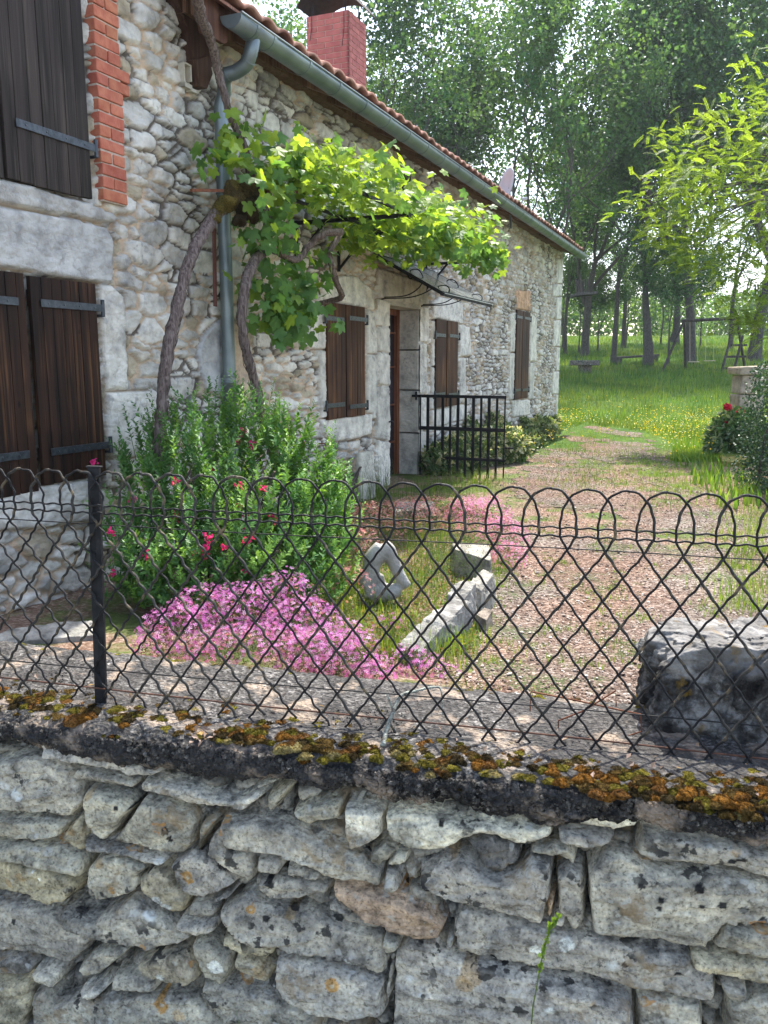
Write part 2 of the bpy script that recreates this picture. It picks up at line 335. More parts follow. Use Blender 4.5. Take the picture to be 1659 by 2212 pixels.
MAT = dict(
    field=m_fieldstone(), house=m_housestone(), moss=m_moss(), concrete=m_concrete(), ground=m_ground(), gravel=m_gravel(),
    shutter=m_wood('stained_boards', (.011, .006, .0045), (.032, .015, .009), (.11, .052, .022)),
    shutter_up=m_wood('weathered_boards', (.018, .014, .012), (.042, .032, .028), (.07, .055, .046)),
    timber=m_wood('roof_timber', (.13, .07, .045), (.22, .12, .075), (.3, .19, .12)),
    oldwood=m_wood('grey_wood', (.035, .028, .022), (.075, .06, .05), (.12, .10, .08)),
    shutter_warm=m_wood('warm_stained_boards', (.028, .012, .008), (.075, .033, .016), (.20, .092, .035)),
    iron=simple('painted_iron', (.005, .0055, .007), (.015, .015, .017), 30, .6, .0015, 200, 0, spec=.25),
    wire=simple('fence_wire', (.004, .0045, .006), (.022, .019, .016), 45, .6, .002, 220, 0, attr=True, spec=.28, lo=.52, hi=.68),
    rust=simple('rusty_iron', (.10, .035, .018), (.20, .075, .035), 50, .85, .002, 200),
    redbar=simple('red_oxide_bar', (.085, .030, .024), (.12, .045, .036), 20, .7, .001),
    zinc=simple('patinated_zinc', (.135, .165, .170), (.21, .245, .245), 3.5, .42, .001, 60, .55, spec=.5),
    strap=simple('strap_hinge_iron', (.022, .027, .034), (.06, .068, .078), 30, .38, .0015, 120, .5, spec=.5),
    brick=simple('red_brick', (.36, .10, .060), (.47, .17, .10), 16, .9, .004, 70, attr=True),
    brickc=simple('chimney_brick', (.30, .095, .085), (.41, .15, .13), 9, .8, .002, 70, attr=True),
    mortar=simple('mortar', (.42, .33, .26), (.55, .47, .40), 25, .95, .004),
    tile=simple('clay_tile', (.30, .14, .10), (.46, .28, .21), 9, .9, .004, attr=True),
    bark=simple('bark', (.050, .042, .036), (.13, .115, .10), 14, .95, .03, 18, vec=(3, 3, .7)),
    vinebark=simple('vine_bark', (.055, .036, .030), (.21, .165, .145), 28, .95, .008, 40, vec=(3, 3, .35)),
    oak=leafm('oak_leaves', (.036, .098, .042), (.105, .19, .066), .48, .5, .4),
    robinia=leafm('robinia_leaves', (.13, .22, .035), (.22, .32, .055), .55, .55, 2),
    vine=leafm('vine_leaves', (.12, .21, .055), (.21, .32, .085), .55, .5, 6, spec=.3),
    shrub=leafm('shrub_leaves', (.085, .19, .055), (.17, .30, .10), .35, .5, 6),
    hedge=leafm('hedge_leaves', (.022, .060, .030), (.045, .100, .048), .25, .45, 5),
    grass=leafm('grass_blades', (.080, .145, .028), (.16, .23, .052), .45, .55, 1.5),
    petal=leafm('petals', (1, 1, 1), (.9, .9, .9), .4, .6, 9),
    stem=simple('green_stem', (.10, .15, .04), (.16, .20, .07), 20, .7, 0),
    white=simple('white_enamel', (.38, .43, .46), (.33, .38, .41), 5, .5, 0),
    glass=simple('dark_door_glass', (.012, .012, .018), (.035, .033, .045), 2, .12, 0, spec=.6),
    doorwood=m_wood('door_wood', (.10, .035, .018), (.17, .06, .03), (.2, .09, .04)),
    awning=simple('smoky_awning_glass', (.10, .12, .12), (.20, .22, .21), 6, .18, 0, spec=.7),
    cream=simple('cream_plastic', (.50, .47, .38), (.42, .38, .30), 20, .6, 0),
    seat=simple('swing_seat', (.42, .34, .22), (.5, .42, .3), 8, .6, 0),
    barkmoss=simple('mossy_burl', (.045, .034, .022), (.15, .125, .03), 26, 1, .02, 60),
)
MAT['darkrust'] = simple('dark_rust', (.045, .022, .016), (.11, .05, .03), 60, .85, .002, 200)
# ================================================================== masonry relief
def pip(px, py, poly):
    ins = np.zeros(px.shape, bool); n = len(poly)
    for i in range(n):
        x1, y1 = poly[i]; x2, y2 = poly[(i+1) % n]
        c = ((y1 > py) != (y2 > py)) & (px < (x2-x1)*(py-y1)/((y2-y1) or 1e-9)+x1); ins ^= c
    return ins
def sdist(px, py, poly):          # signed distance, positive inside
    d = np.full(px.shape, 1e9); n = len(poly)
    for i in range(n):
        x1, y1 = poly[i]; x2, y2 = poly[(i+1) % n]; dx = x2-x1; dy = y2-y1; l = dx*dx+dy*dy+1e-12
        t = np.clip(((px-x1)*dx+(py-y1)*dy)/l, 0, 1); d = np.minimum(d, (px-x1-t*dx)**2+(py-y1-t*dy)**2)
    d = np.sqrt(d); return np.where(pip(px, py, poly), d, -d)
def coursed(S, Z, sx, zx, s0, s1, z0, z1, hr, wr, rg, p=3.0, small=None):
    """rubble laid in rough courses. returns edge distance (m), stone id, dx, dz; S,Z warped grids, sx,zx regular axes"""
    F1 = np.full(S.shape, 9e9); F2 = np.full(S.shape, 9e9); ID = np.zeros(S.shape, int)-1
    DX = np.zeros(S.shape); DZ = np.zeros(S.shape); HH = np.zeros(S.shape); seeds = []
    z = z0
    while z < z1:
        h = rg.uniform(*hr); s = s0-rg.uniform(0, .2)
        while s < s1:
            w = rg.uniform(*wr)*(.6+.4*h/hr[1])
            if rg.random() < .22 and h > hr[0]*1.25:      # two thin ones in place of one
                f = rg.uniform(.35, .6)
                seeds.append((s+w/2, z+h*f/2, w/2, h*f/2)); seeds.append((s+w/2+rg.uniform(-.03, .03), z+h*f+h*(1-f)/2, w/2, h*(1-f)/2))
            else: seeds.append((s+w/2, z+h/2+rg.normal(0, h*.10), w/2, h/2*rg.uniform(.85, 1.15)))
            s += w
        z += h
    for k, (cs, cz, w, h) in enumerate(seeds):
        i0, i1 = np.searchsorted(sx, [cs-w*1.9-.05, cs+w*1.9+.05]); j0, j1 = np.searchsorted(zx, [cz-h*2.3-.05, cz+h*2.3+.05])
        if i1 <= i0 or j1 <= j0: continue
        w_ = (slice(i0, i1), slice(j0, j1)); dx = S[w_]-cs; dz = Z[w_]-cz
        sh = math.sin(k*12.9898)*.25; dz2 = dz+dx*sh*.3
        d = ((np.abs(dx)/w)**p+(np.abs(dz2)/h)**p)**(1/p)
        f1 = F1[w_]; f2 = F2[w_]; b = d < f1
        F2[w_] = np.where(b, f1, np.minimum(f2, d)); F1[w_] = np.where(b, d, f1)
        ID[w_] = np.where(b, k, ID[w_]); DX[w_] = np.where(b, dx/w, DX[w_]); DZ[w_] = np.where(b, dz/h, DZ[w_]); HH[w_] = np.where(b, min(w, h), HH[w_])
    return np.clip(F2-F1, 0, 9)*.5*HH, ID, DX, DZ, len(seeds)

def rubble(S, Z, sx, zx, s0, s1, z0, z1, hr, wr, rg, asp=1.7):
    """angular rubble: straight-edged cells of very mixed size in wavering courses. returns edge distance, id, dx, dz, count"""
    seeds = []; z = z0
    while z < z1:
        h = rg.uniform(*hr); s = s0-rg.uniform(0, .3)
        while s < s1:
            w = rg.uniform(*wr)*(.55+.6*h/hr[1]); u = rg.random()
            if u < .30 and h > hr[0]*1.3:
                f = rg.uniform(.3, .6); sh = rg.uniform(-.2, .2)*w
                seeds.append((s+w/2+sh, z+h*f/2, (h*f)**2*.20)); seeds.append((s+w/2-sh, z+h*f+h*(1-f)/2, (h*(1-f))**2*.20))
                if rg.random() < .4: seeds.append((s+w*rg.uniform(.9, 1.05), z+h*rg.uniform(.2, .8), (.03)**2*.2))
            else: seeds.append((s+w/2, z+h/2+rg.normal(0, h*.13), h*h*.25*rg.uniform(.6, 1.3)))
            s += w
        z += h*.97
    Q = np.array(seeds); n = len(Q); F1 = np.full(S.shape, 9e9); F2 = F1.copy(); I1 = np.zeros(S.shape, int); I2 = np.zeros(S.shape, int)
    R = wr[1]*.85+.05; RZ = hr[1]*1.15+.04
    for k, (cs, cz, w) in enumerate(seeds):
        i0, i1 = np.searchsorted(sx, [cs-R, cs+R]); j0, j1 = np.searchsorted(zx, [cz-RZ, cz+RZ])
        if i1 <= i0 or j1 <= j0: continue
        w_ = (slice(i0, i1), slice(j0, j1)); d = ((S[w_]-cs)/asp)**2+(Z[w_]-cz)**2-w
        f1 = F1[w_]; f2 = F2[w_]; b = d < f1; b2 = (~b) & (d < f2)
        I2[w_] = np.where(b, I1[w_], np.where(b2, k, I2[w_])); F2[w_] = np.where(b, f1, np.where(b2, d, f2)); F1[w_] = np.where(b, d, f1); I1[w_] = np.where(b, k, I1[w_])
    dd = np.sqrt(((Q[I1, 0]-Q[I2, 0])/asp)**2+(Q[I1, 1]-Q[I2, 1])**2)+.004
    return np.clip((F2-F1)/(2*dd), 0, 9), I1, (S-Q[I1, 0])/.13, (Z-Q[I1, 1])/.08, n

# ---- the low dry-stone wall in front: stones traced one by one where the photo shows them
A_ = (0, 1950); B_ = (1125, 1950); C_ = (0, 2250); D_ = (1125, 2250)
ST = [
(A_,"0,400 130,385 250,420 330,470 355,600 300,680 190,650 110,655 0,640 -60,600 -60,420",0),(A_,"170,305 300,330 360,350 410,365 500,400 640,430 720,460 650,490 560,480 430,440 300,415 200,390 200,345",2),
(A_,"310,480 350,425 420,450 520,480 590,500 570,540 470,525 380,510",0),(A_,"375,520 440,525 540,560 590,600 470,765 400,710 365,600",0),
(A_,"600,500 640,490 850,530 1000,575 1100,540 1150,560 1050,630 930,615 820,610 700,580 600,560",2),(A_,"620,570 700,585 830,640 860,680 850,770 790,820 690,810 570,780 475,765 590,610",0),
(A_,"-60,655 110,665 200,660 290,690 270,740 150,760 30,770 -60,765",0),(A_,"-60,770 100,765 250,770 370,820 380,870 370,905 230,880 100,850 -60,835",0),
(A_,"-60,850 60,850 200,870 320,900 340,960 310,1010 210,1035 120,1000 -60,980",1),(A_,"270,720 340,650 375,690 385,800 350,810 275,760",1),
(A_,"360,740 470,775 600,810 740,835 700,860 560,850 400,810",0),(A_,"385,860 430,805 560,840 640,870 590,985 520,1000 430,1020 385,940",0),
(A_,"590,920 650,870 710,880 810,1000 815,1030 770,1095 730,1080 610,985",1),(A_,"800,800 880,790 1000,900 1030,930 930,990 870,1018 800,990 760,940 725,860",0),
(A_,"900,740 950,690 1000,790 1090,800 1112,880 1085,950 1010,900 900,810",0),(A_,"870,670 945,660 900,740 860,815 850,800",0),
(A_,"955,650 1100,650 1250,680 1450,770 1590,830 1659,880 1659,960 1570,930 1450,920 1350,860 1180,810 1000,780 945,740",0),
(A_,"1100,510 1240,465 1250,480 1110,545",2),(A_,"1150,560 1240,515 1270,530 1200,620 1165,645 1145,610",0),(A_,"1250,625 1340,600 1475,575 1475,670 1330,690 1280,670",0),
(A_,"1480,605 1600,605 1659,640 1659,750 1515,800 1490,740",2),(A_,"1110,820 1200,830 1230,860 1200,900 1120,890",0),(A_,"1235,850 1300,870 1395,900 1360,950 1240,920",0),
(A_,"1110,930 1200,910 1330,930 1425,960 1420,1000 1250,1025 1150,1020 1105,980",0),(A_,"915,1000 1030,960 1000,1000 940,1030",0),
(C_,"945,600 1060,545 1130,590 1300,630 1450,690 1659,750 1659,930 1560,880 1400,830 1250,800 1100,760 1000,700",0),
(C_,"-60,560 130,590 250,620 300,690 400,730 380,790 290,865 150,820 -60,800",0),(C_,"260,600 330,610 420,640 560,560 640,600 760,680 850,720 780,760 650,780 520,750 400,720 300,670",0),
(C_,"820,590 900,570 950,600 940,640 890,660 810,640",0),(C_,"760,650 950,650 950,690 870,715 780,690",0),(C_,"320,860 400,790 510,765 570,780 530,830 430,900 350,915",0),
(C_,"-60,820 100,810 150,860 130,900 -60,910",0),(C_,"150,860 200,850 270,880 260,930 180,920",0),(C_,"-60,910 120,920 150,990 120,1106 100,1200 -60,1200",1),
(C_,"590,840 700,780 800,770 860,840 875,900 820,940 700,930 610,890",1),(C_,"830,730 920,740 1000,800 1010,850 970,935 890,890 840,790",0),
(C_,"480,900 570,890 660,930 680,970 600,970 480,960",0),(C_,"150,960 200,930 250,1000 400,970 650,980 830,1000 940,1060 1000,1106 1000,1200 150,1200",0),
(C_,"345,960 420,935 470,955 400,985",2),(C_,"960,700 1060,750 1200,790 1150,840 1080,820 960,760",1),(C_,"1010,800 1080,830 1170,900 1150,950 1080,930 1010,870",1),
(C_,"870,930 960,930 1060,960 1180,990 1330,1060 1400,1106 1400,1200 1010,1200 900,1040",0),(C_,"1190,800 1400,840 1560,890 1659,940 1659,1070 1500,1085 1350,1060 1250,1000 1190,920",0),
(C_,"1430,490 1659,540 1720,570 1880,640 1929,690 1900,745 1840,765 1700,720 1560,650 1450,560",3),(A_,"1590,790 1659,770 1720,800 1720,850 1640,870 1595,840",0),
(C_,"1400,590 1450,570 1540,640 1500,650",0),
(B_,"0,640 60,625 200,640 330,670 500,680 740,690 735,740 610,785 540,780 420,735 340,770 200,815 100,800 25,760 0,700",2),
(B_,"780,640 900,625 950,620 1060,640 1100,670 1090,700 960,715 850,700",2),(B_,"740,690 850,705 960,725 1000,745 920,780 830,780 750,740",0),
(B_,"630,780 720,760 800,770 835,800 830,845 760,815 650,810",0),(B_,"1105,730 1300,740 1450,760 1720,800 1720,950 1500,890 1300,865 1150,850 1095,830",0),
(B_,"870,870 950,790 1080,820 1150,860 1350,890 1500,900 1720,960 1720,1130 1480,1135 1400,1240 1200,1190 1000,1170 895,1140 880,1000",0),
(B_,"740,880 800,855 860,880 875,960 870,1100 840,1165 790,1130 745,1050",0),(D_,"150,430 230,400 330,380 450,450 560,450 640,380 735,380 730,500 700,670 620,660 480,620 350,590 180,540 145,500",0),
(B_,"0,860 50,810 105,820 100,860 20,880",0),(B_,"0,880 60,890 75,950 50,975 0,970",0),(B_,"340,760 470,735 600,790 600,850 520,905 430,880",4),
(D_,"295,700 320,610 450,620 650,670 750,700 900,720 1080,760 1300,810 1450,870 1440,1020 1250,990 1100,970 900,910 700,870 500,850 310,820",0),
(D_,"40,790 110,760 300,830 500,860 700,890 900,940 1080,990 1090,1106 1090,1200 30,1200 30,900",0),(D_,"1090,990 1180,975 1260,1000 1380,1020 1380,1200 1095,1200",0),
(D_,"1330,810 1450,820 1720,830 1720,950 1540,920 1380,880 1330,850",1),(D_,"1410,780 1480,690 1720,700 1720,825 1500,810",0),(D_,"1450,900 1560,930 1580,1000 1500,1000 1460,950",0),
(D_,"1480,1010 1720,960 1720,1200 1480,1200",0),(D_,"730,630 790,650 780,700 735,680",2),(D_,"0,720 60,740 80,760 30,800 0,790",0),(D_,"0,900 20,890 30,1010 0,1040",0),
(D_,"700,560 740,560 735,650 705,650",3),(D_,"270,740 305,740 300,780 270,780",0)]
LICH = 'C,815,468,36,o C,495,515,22,o C,740,450,22,b C,1445,920,40,o C,700,1020,44,o C,780,1065,40,b C,440,400,30,b C,400,105,24,b C,310,270,34,b D,290,385,26,b D,380,890,62,b D,345,930,50,b D,1520,355,26,b D,785,750,38,w D,655,780,34,w D,720,1010,28,w C,950,830,46,w C,700,890,26,w C,1250,630,34,b C,1090,600,24,o C,680,570,30,w C,720,600,26,w C,740,625,18,b C,1110,890,40,b C,90,470,36,b C,30,500,30,b C,150,440,12,w C,185,468,12,w C,70,655,16,k C,720,265,26,k C,740,300,20,k C,530,150,16,k C,575,165,14,k C,1165,500,34,k C,1155,640,20,k D,1110,478,20,k D,1360,500,26,k D,1370,580,18,k D,1460,580,20,k D,1555,605,22,k D,1635,660,20,k D,1185,575,14,k D,1195,540,16,k D,250,235,16,k D,1540,380,24,k D,1500,400,20,k D,905,975,16,b D,1040,830,16,k D,1270,885,16,k D,470,825,18,k'
TW = Vector((1, -.26, 0)).normalized(); NW = Vector((-.26, -1, 0)).normalized()
def wallpt(t, d, z):              # along, out of the wall, up
    b = np.array([0, 1.90, 0]); return b+np.array(TW)*t+np.array(NW)*d+np.array([0, 0, 1])*z
def front_wall():
    st = .0042; sx = np.arange(-1.9, 2.35, st); zx = np.arange(-.34, .745, st); S, Z = np.meshgrid(sx, zx, indexing='ij')
    wx = S+.007*fbm(S*22, Z*22, 3, 1)+.0025*fbm(S*90, Z*90, 2, 2); wz = Z+.006*fbm(S*20+9, Z*20, 3, 3)+.0025*fbm(S*90, Z*90+5, 2, 4)
    e, ID, DX, DZ, n = coursed(wx, wz, sx, zx, -1.95, 2.4, -.4, .75, (.045, .13), (.07, .24), np.random.default_rng(5), 3)
    rg = np.random.default_rng(11); tone = rg.uniform(.20, .34, (n, 1))*np.array([[1.0, .965, .87]])+rg.normal(0, .012, (n, 1))*np.array([[1,.9,.6]])
    off = rg.uniform(-.012, .006, n); tx = rg.normal(0, .006, n); tz = rg.normal(0, .005, n)
    base = -.085
    prof = lambda e, s: 1-np.exp(-(np.clip(e, 0, 9)/s)**1.3)
    vis = (S > -1.33) & (S < 1.03)       # traced stretch: filler stones sit further back
    H = base+(.080+off[ID]-.014*vis)*prof(e, .009)+tx[ID]*DX+tz[ID]*DZ
    K = tone[ID]*np.where(vis, .8, 1)[..., None]*(.35+.65*prof(e, .006))[..., None]  # shade painted in: filler tone darkened in gaps and where set back
    tonek = {0: (.345, .328, .292), 1: (.41, .37, .285), 2: (.52, .50, .45), 3: (.40, .30, .22), 4: (.15, .145, .14)}
    for k, (o, pts, kd) in enumerate(ST):
        P = []
        for q in pts.split():
            x, y = q.split(','); X, Y, z = fp((o[0]+float(x)/1.4747)/1.3562, (o[1]+float(y)/1.4747)/1.3562)
            P.append((X*WN, z))
        P = np.array(P); c = P.mean(0); P = c+(P-c)*1.0
        i0, i1 = np.searchsorted(sx, [P[:, 0].min()-.01, P[:, 0].max()+.01]); j0, j1 = np.searchsorted(zx, [P[:, 1].min()-.01, P[:, 1].max()+.01])
        if i1-i0 < 2 or j1-j0 < 2: continue
        w = (slice(i0, i1), slice(j0, j1)); d = sdist(wx[w], wz[w], P.tolist()); sz = max(P[:, 1].max()-P[:, 1].min(), .03)
        r = min(.013, sz*.16); rg2 = np.random.default_rng(100+k); u = (S[w]-c[0])/.15; v = (Z[w]-c[1])/(sz*.5)
        q = np.clip(d/r, 0, 1); pr = np.sqrt(1-(1-q)**2)
        tilt = rg2.normal(0, .007)*u+(rg2.normal(.004, .006))*v-.006*v*v
        ledge = .007*np.floor(2.2*fbm(S[w]*3+k*5, Z[w]*16+S[w]*rg2.uniform(-6, 0), 3, k)+.5)
        h = -.110+pr*(.120+rg2.uniform(-.010, .014))+tilt*q+ledge*q
        if kd == 4: h = h-.012+.008*fbm(S[w]*60, Z[w]*60, 2, 3)
        m = d > -.0005; H[w] = np.where(m, h, H[w]-.022*np.exp(-np.clip(-d, 0, 1)/.010))
        tn = np.array(tonek[kd])*rg2.uniform(.80, 1.12)*np.array([1, 1, rg2.uniform(.90, 1.0)])
        sh = (fbm(S[w]*8+k, Z[w]*20, 3, 9)*.16+1)[..., None]
        K[w] = np.where(m[..., None], tn*sh, K[w])
    for ln in LICH.split():             # lichen growths where the photo shows them
        o, x, y, r, kd = ln.split(','); ox, oy = (0, 2250) if o == 'C' else (1125, 2250); r = float(r)/1.4747/1.3562/FPX*1.75
        X, Y, z = fp((ox+float(x)/1.4747)/1.3562, (oy+float(y)/1.4747)/1.3562); t0 = X*WN
        w = (slice(*np.searchsorted(sx, [t0-r*1.6, t0+r*1.6])), slice(*np.searchsorted(zx, [z-r*1.6, z+r*1.6])))
        d = np.hypot(S[w]-t0, Z[w]-z)/r*(1+.35*fbm(S[w]*60, Z[w]*60, 3, 17)); d = d[..., None]
        if kd == 'o': K[w] = np.where(d < .30, np.array([.38, .34, .26]), np.where(d < .62, np.array([.33, .21, .09]), np.where(d < 1, np.array([.37, .22, .085]), K[w])))
        elif kd == 'w': K[w] = np.where(d < 1, np.array([.62, .64, .60]), K[w])
        elif kd == 'b': K[w] = np.where(d < 1, K[w]*.45+.55*np.array([.33, .22, .10]), K[w])
        else: K[w] = np.where(d < 1, np.array([.03, .03, .03]), K[w])
    H += .0060*fbm(S*11, Z*30, 4, 12)+.0042*fbm(S*48, Z*70, 3, 14)+.0022*fbm(S*150, Z*150, 2, 15)
    V = np.array([0, 1.90, 0])+S[..., None]*np.array(TW)+H[..., None]*np.array(NW)+Z[..., None]*np.array([0, 0, 1.])
    mb = MB(); mb.add(V.reshape(-1, 3), gridF(*S.shape)[:, ::1], K.reshape(-1, 3))
    return mb
fw = root('stone_garden_wall', (0, 1.9, 0), 'low grey dry-stone wall with lichened field stones and a rough mossy concrete top, across the foreground', 'stone wall')
adopt(front_wall().build('stonework', MAT['field'], fw, smooth=True), fw)
bk = MB(); b0 = wallpt(-1.9, -.09, -.35); box(bk, b0, np.array(TW)*4.25, -np.array(NW)*.36, (0, 0, 1.04), (.2, .2, .2))
adopt(bk.build('wall_core', MAT['field'], fw), fw)

# ---- concrete coping: one rough profile swept along the wall
def fence_t(t): return 0
def coping():
    t = np.arange(-1.9, 2.35, .0065); X = t/WN
    yb = 2.41-.27*X; yf = 1.90-.26*X
    # profile parameters: back, top..., front edge, front face down, underside back to the wall
    prof = []; nT = 74; nF = 30
    n1 = fbm(t*2.2, t*0+3, 4, 21); n2 = fbm(t*5, t*0+8, 4, 22); n3 = fbm(t*13, t*0+1, 3, 23)
    fo = .030+.022*n1+.008*n3                                     # how far the lip stands out
    zt = .760+.004*n2; hb = .072+.040*n2+.022*n3+.02*sm(-1.0, -1.6, t)      # height of the lip
    V = []
    V.append(np.stack([X, yb+.01, zt-.16], 1))
    for k in range(nT):
        f = k/(nT-1); Y = yb+(yf-fo-yb)*f; z = zt-.012*sm(.72, 1, f)-.010*sm(.12, 0, f)+.010*(1-abs(f-.45))*0
        z = z+.0045*fbm(X*9, Y*9, 4, 24)+.0035*fbm(X*45, Y*45, 3, 25)+.0022*fbm(X*150, Y*150, 2, 26)
        V.append(np.stack([X, Y, z-.018*sm(.93, 1, f)], 1))
    for k in range(1, nF+1):
        f = k/nF; bul = .010*np.sin(f*pi)-.022*f**3
        z = zt-.030-hb*f; r = .012*fbm(X*22, z*22, 4, 27)+.011*fbm(X*60, z*60, 3, 28)+.006*fbm(X*150, z*150, 2, 29)
        V.append(np.stack([X, yf-fo-bul-r*1.3, z+.006*fbm(X*60, z*60+4, 2, 31)], 1))
    V.append(np.stack([X, yf+.03, zt-.030-hb+.012], 1))
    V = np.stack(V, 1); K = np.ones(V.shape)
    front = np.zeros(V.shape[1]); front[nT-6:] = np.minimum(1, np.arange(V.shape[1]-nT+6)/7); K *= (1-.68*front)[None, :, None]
    mb = MB(); mb.add(V.reshape(-1, 3), gridF(*V.shape[:2])[:, ::-1], K.reshape(-1, 3)); return mb
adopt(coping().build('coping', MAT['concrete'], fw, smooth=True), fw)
# little stones bedded in the lip
pm = MB(); ICO_V = np.array([[0, 0, 1], [.9, 0, .3], [.28, .85, .35], [-.72, .53, .3], [-.72, -.53, .35], [.28, -.85, .3], [0, 0, -.8], [.6, .5, -.4], [-.6, .4, -.45], [0, -.7, -.4]])
ICO_F = np.array([[0, 1, 2], [0, 2, 3], [0, 3, 4], [0, 4, 5], [0, 5, 1], [1, 7, 2], [2, 8, 3], [4, 9, 5], [6, 8, 7], [6, 7, 9], [6, 9, 8], [2, 7, 8], [3, 8, 4], [4, 8, 9], [5, 9, 1], [1, 9, 7]])
N = 29000; t = rng.uniform(-1.9, 2.3, N); X = t/WN; f = rng.random(N)*1.02
n1 = fbm(t*2.2, t*0+3, 4, 21); n2 = fbm(t*5, t*0+8, 4, 22); n3 = fbm(t*13, t*0+1, 3, 23)
fo = .030+.022*n1+.008*n3; hb = .072+.040*n2+.022*n3+.02*sm(-1.0, -1.6, t); z = .760+.004*n2-.026-hb*f
P = np.stack([X, 1.90-.26*X-fo-.010*np.sin(f*pi)+.022*f**3-.002+rng.uniform(-.003, .004, N), z], 1)
scatter(pm, ICO_V, ICO_F, P, frames(rdir(N), rng.uniform(0, 6, N)), rng.gamma(3, .0011, N)+.0008, rng.uniform(.05, 1.0, (N, 1))**1.9*np.array([[1.0, .97, .90]])*1.5)
N = 12000; X = rng.uniform(-1.8, 1.6, N); f = rng.random(N); Y = 2.40-.27*X+(-.52+.01*X)*f
P = np.stack([X, Y, .7585+.0*X-.012*sm(.72, 1, f)-.01*sm(.12, 0, f)], 1)
scatter(pm, ICO_V, ICO_F, P, frames(rdir(N), rng.uniform(0, 6, N)), rng.uniform(.001, .0036, N), rng.uniform(.5, 2.0, (N, 1))*np.array([[1., .95, .9]]))
adopt(pm.build('aggregate', MAT['concrete'], fw), fw)

# ---- moss
def moss_at(mb, c, r, h, col, n=7, fuzz=60):
    # dome
    a = np.arange(n*2)/(n*2)*2*pi; V = [[0, 0, h]]; rings = 5
    for k in range(1, rings+1):
        th = k/rings*pi/2*1.08; rr = np.sin(min(th, pi/2))*r; zz = np.cos(th)*h
        for q in a: 
            w = 1+.22*math.sin(q*3+c[0]*90)+.14*math.sin(q*5+c[1]*140)+rng.normal(0, .05); V.append([rr*w*cos(q), rr*w*sin(q), zz+rng.normal(0, h*.05)])
    V = np.array(V)+c; m = n*2; F3 = np.array([[0, 1+i, 1+(i+1) % m] for i in range(m)]); F4 = np.array([[1+k*m+i, 1+(k+1)*m+i, 1+(k+1)*m+(i+1) % m, 1+k*m+(i+1) % m] for k in range(rings-1) for i in range(m)])
    K = np.array(col)[None]*rng.uniform(.7, 1.1, (len(V), 1)); mb.add(V, [F3, F4], K)
    D = rdir(fuzz, .5); D[:, 2] = np.abs(D[:, 2]); base = c+D*np.array([r, r, h])*.98
    side = np.cross(D, rdir(fuzz)); side /= np.linalg.norm(side, axis=1)[:, None]+1e-6; L = rng.uniform(.0018, .0042, fuzz)*(.7+r*14)
    D2 = D+rng.normal(0, .35, D.shape); wd = rng.uniform(.0005, .0010, fuzz)[:, None]
    V = np.stack([base-side*wd, base+side*wd, base+D2*L[:, None]], 1).reshape(-1, 3)
    tip = np.array(col)*rng.uniform(.8, 1.9, (fuzz, 1)); K = np.stack([np.tile(np.array(col)*.7, (fuzz, 1)), np.tile(np.array(col)*.7, (fuzz, 1)), tip], 1).reshape(-1, 3)
    mb.add(V, np.arange(fuzz*3).reshape(-1, 3), K)
def top_at(px, py, z=.758):
    a, b = ray(px, py); Y = (z-EYE)/b; return np.array([a*Y, Y, z])
MC = dict(o=(.24, .115, .028), b=(.12, .080, .030), g=(.16, .14, .028), y=(.27, .25, .04), d=(.050, .038, .020), t=(.25, .21, .10), r=(.18, .090, .032))
mm = MB()
# cushions read off the photo (view pixels, radius in pixels, colour)
CU = "5,1500,26,g 40,1512,24,b 75,1505,30,o 110,1508,34,b 145,1520,30,r 90,1490,16,y 20,1478,18,g 60,1530,24,d 215,1545,33,r 190,1530,24,d 255,1558,24,g 280,1545,22,b 300,1535,22,y 330,1530,16,b 240,1590,8,g 380,1540,18,g 415,1525,24,y 400,1545,26,b 430,1560,22,d 370,1520,20,g 478,1533,30,y 500,1540,20,g 525,1530,14,b 566,1540,20,g 570,1545,12,y 480,1585,24,d 520,1590,26,g 555,1575,26,b 590,1570,26,g 560,1600,18,b 620,1560,14,y 650,1570,12,g 640,1590,30,g 610,1610,30,t 670,1600,28,b 690,1620,26,g 710,1630,24,t 655,1640,14,t 740,1590,18,t 760,1600,22,g 790,1610,26,d 760,1625,30,g 795,1620,22,g 870,1600,12,y 845,1610,24,r 880,1635,26,t 905,1590,16,t 940,1620,22,g 965,1640,20,b 950,1668,20,t 900,1600,24,b 935,1605,30,g 990,1600,20,y 1010,1595,18,y 1000,1620,22,g 1030,1640,26,b 1060,1650,26,r 1090,1630,18,y 1110,1612,18,y 1120,1640,26,g 1155,1645,20,b 1175,1660,24,d 1190,1640,16,g 1275,1680,34,o 1260,1650,26,b 1285,1710,30,r 1320,1650,24,g 1330,1680,20,d 1360,1640,24,y 1390,1655,24,g 1400,1680,26,b 1430,1650,26,g 1460,1655,22,y 1440,1690,34,o 1475,1715,34,o 1500,1690,30,g 1530,1660,24,y 1550,1690,28,g 1570,1720,34,o 1600,1690,30,g 1625,1715,34,o 1650,1690,30,r 1655,1740,30,b 1540,1740,30,b 1600,1760,26,t 1500,1745,22,b 1420,1720,22,d 1380,1700,20,r 1620,1660,18,y 1580,1650,16,r 1640,1640,20,g 1500,1640,14,b 1330,1590,10,g 1000,1700,10,t 880,1660,16,t"
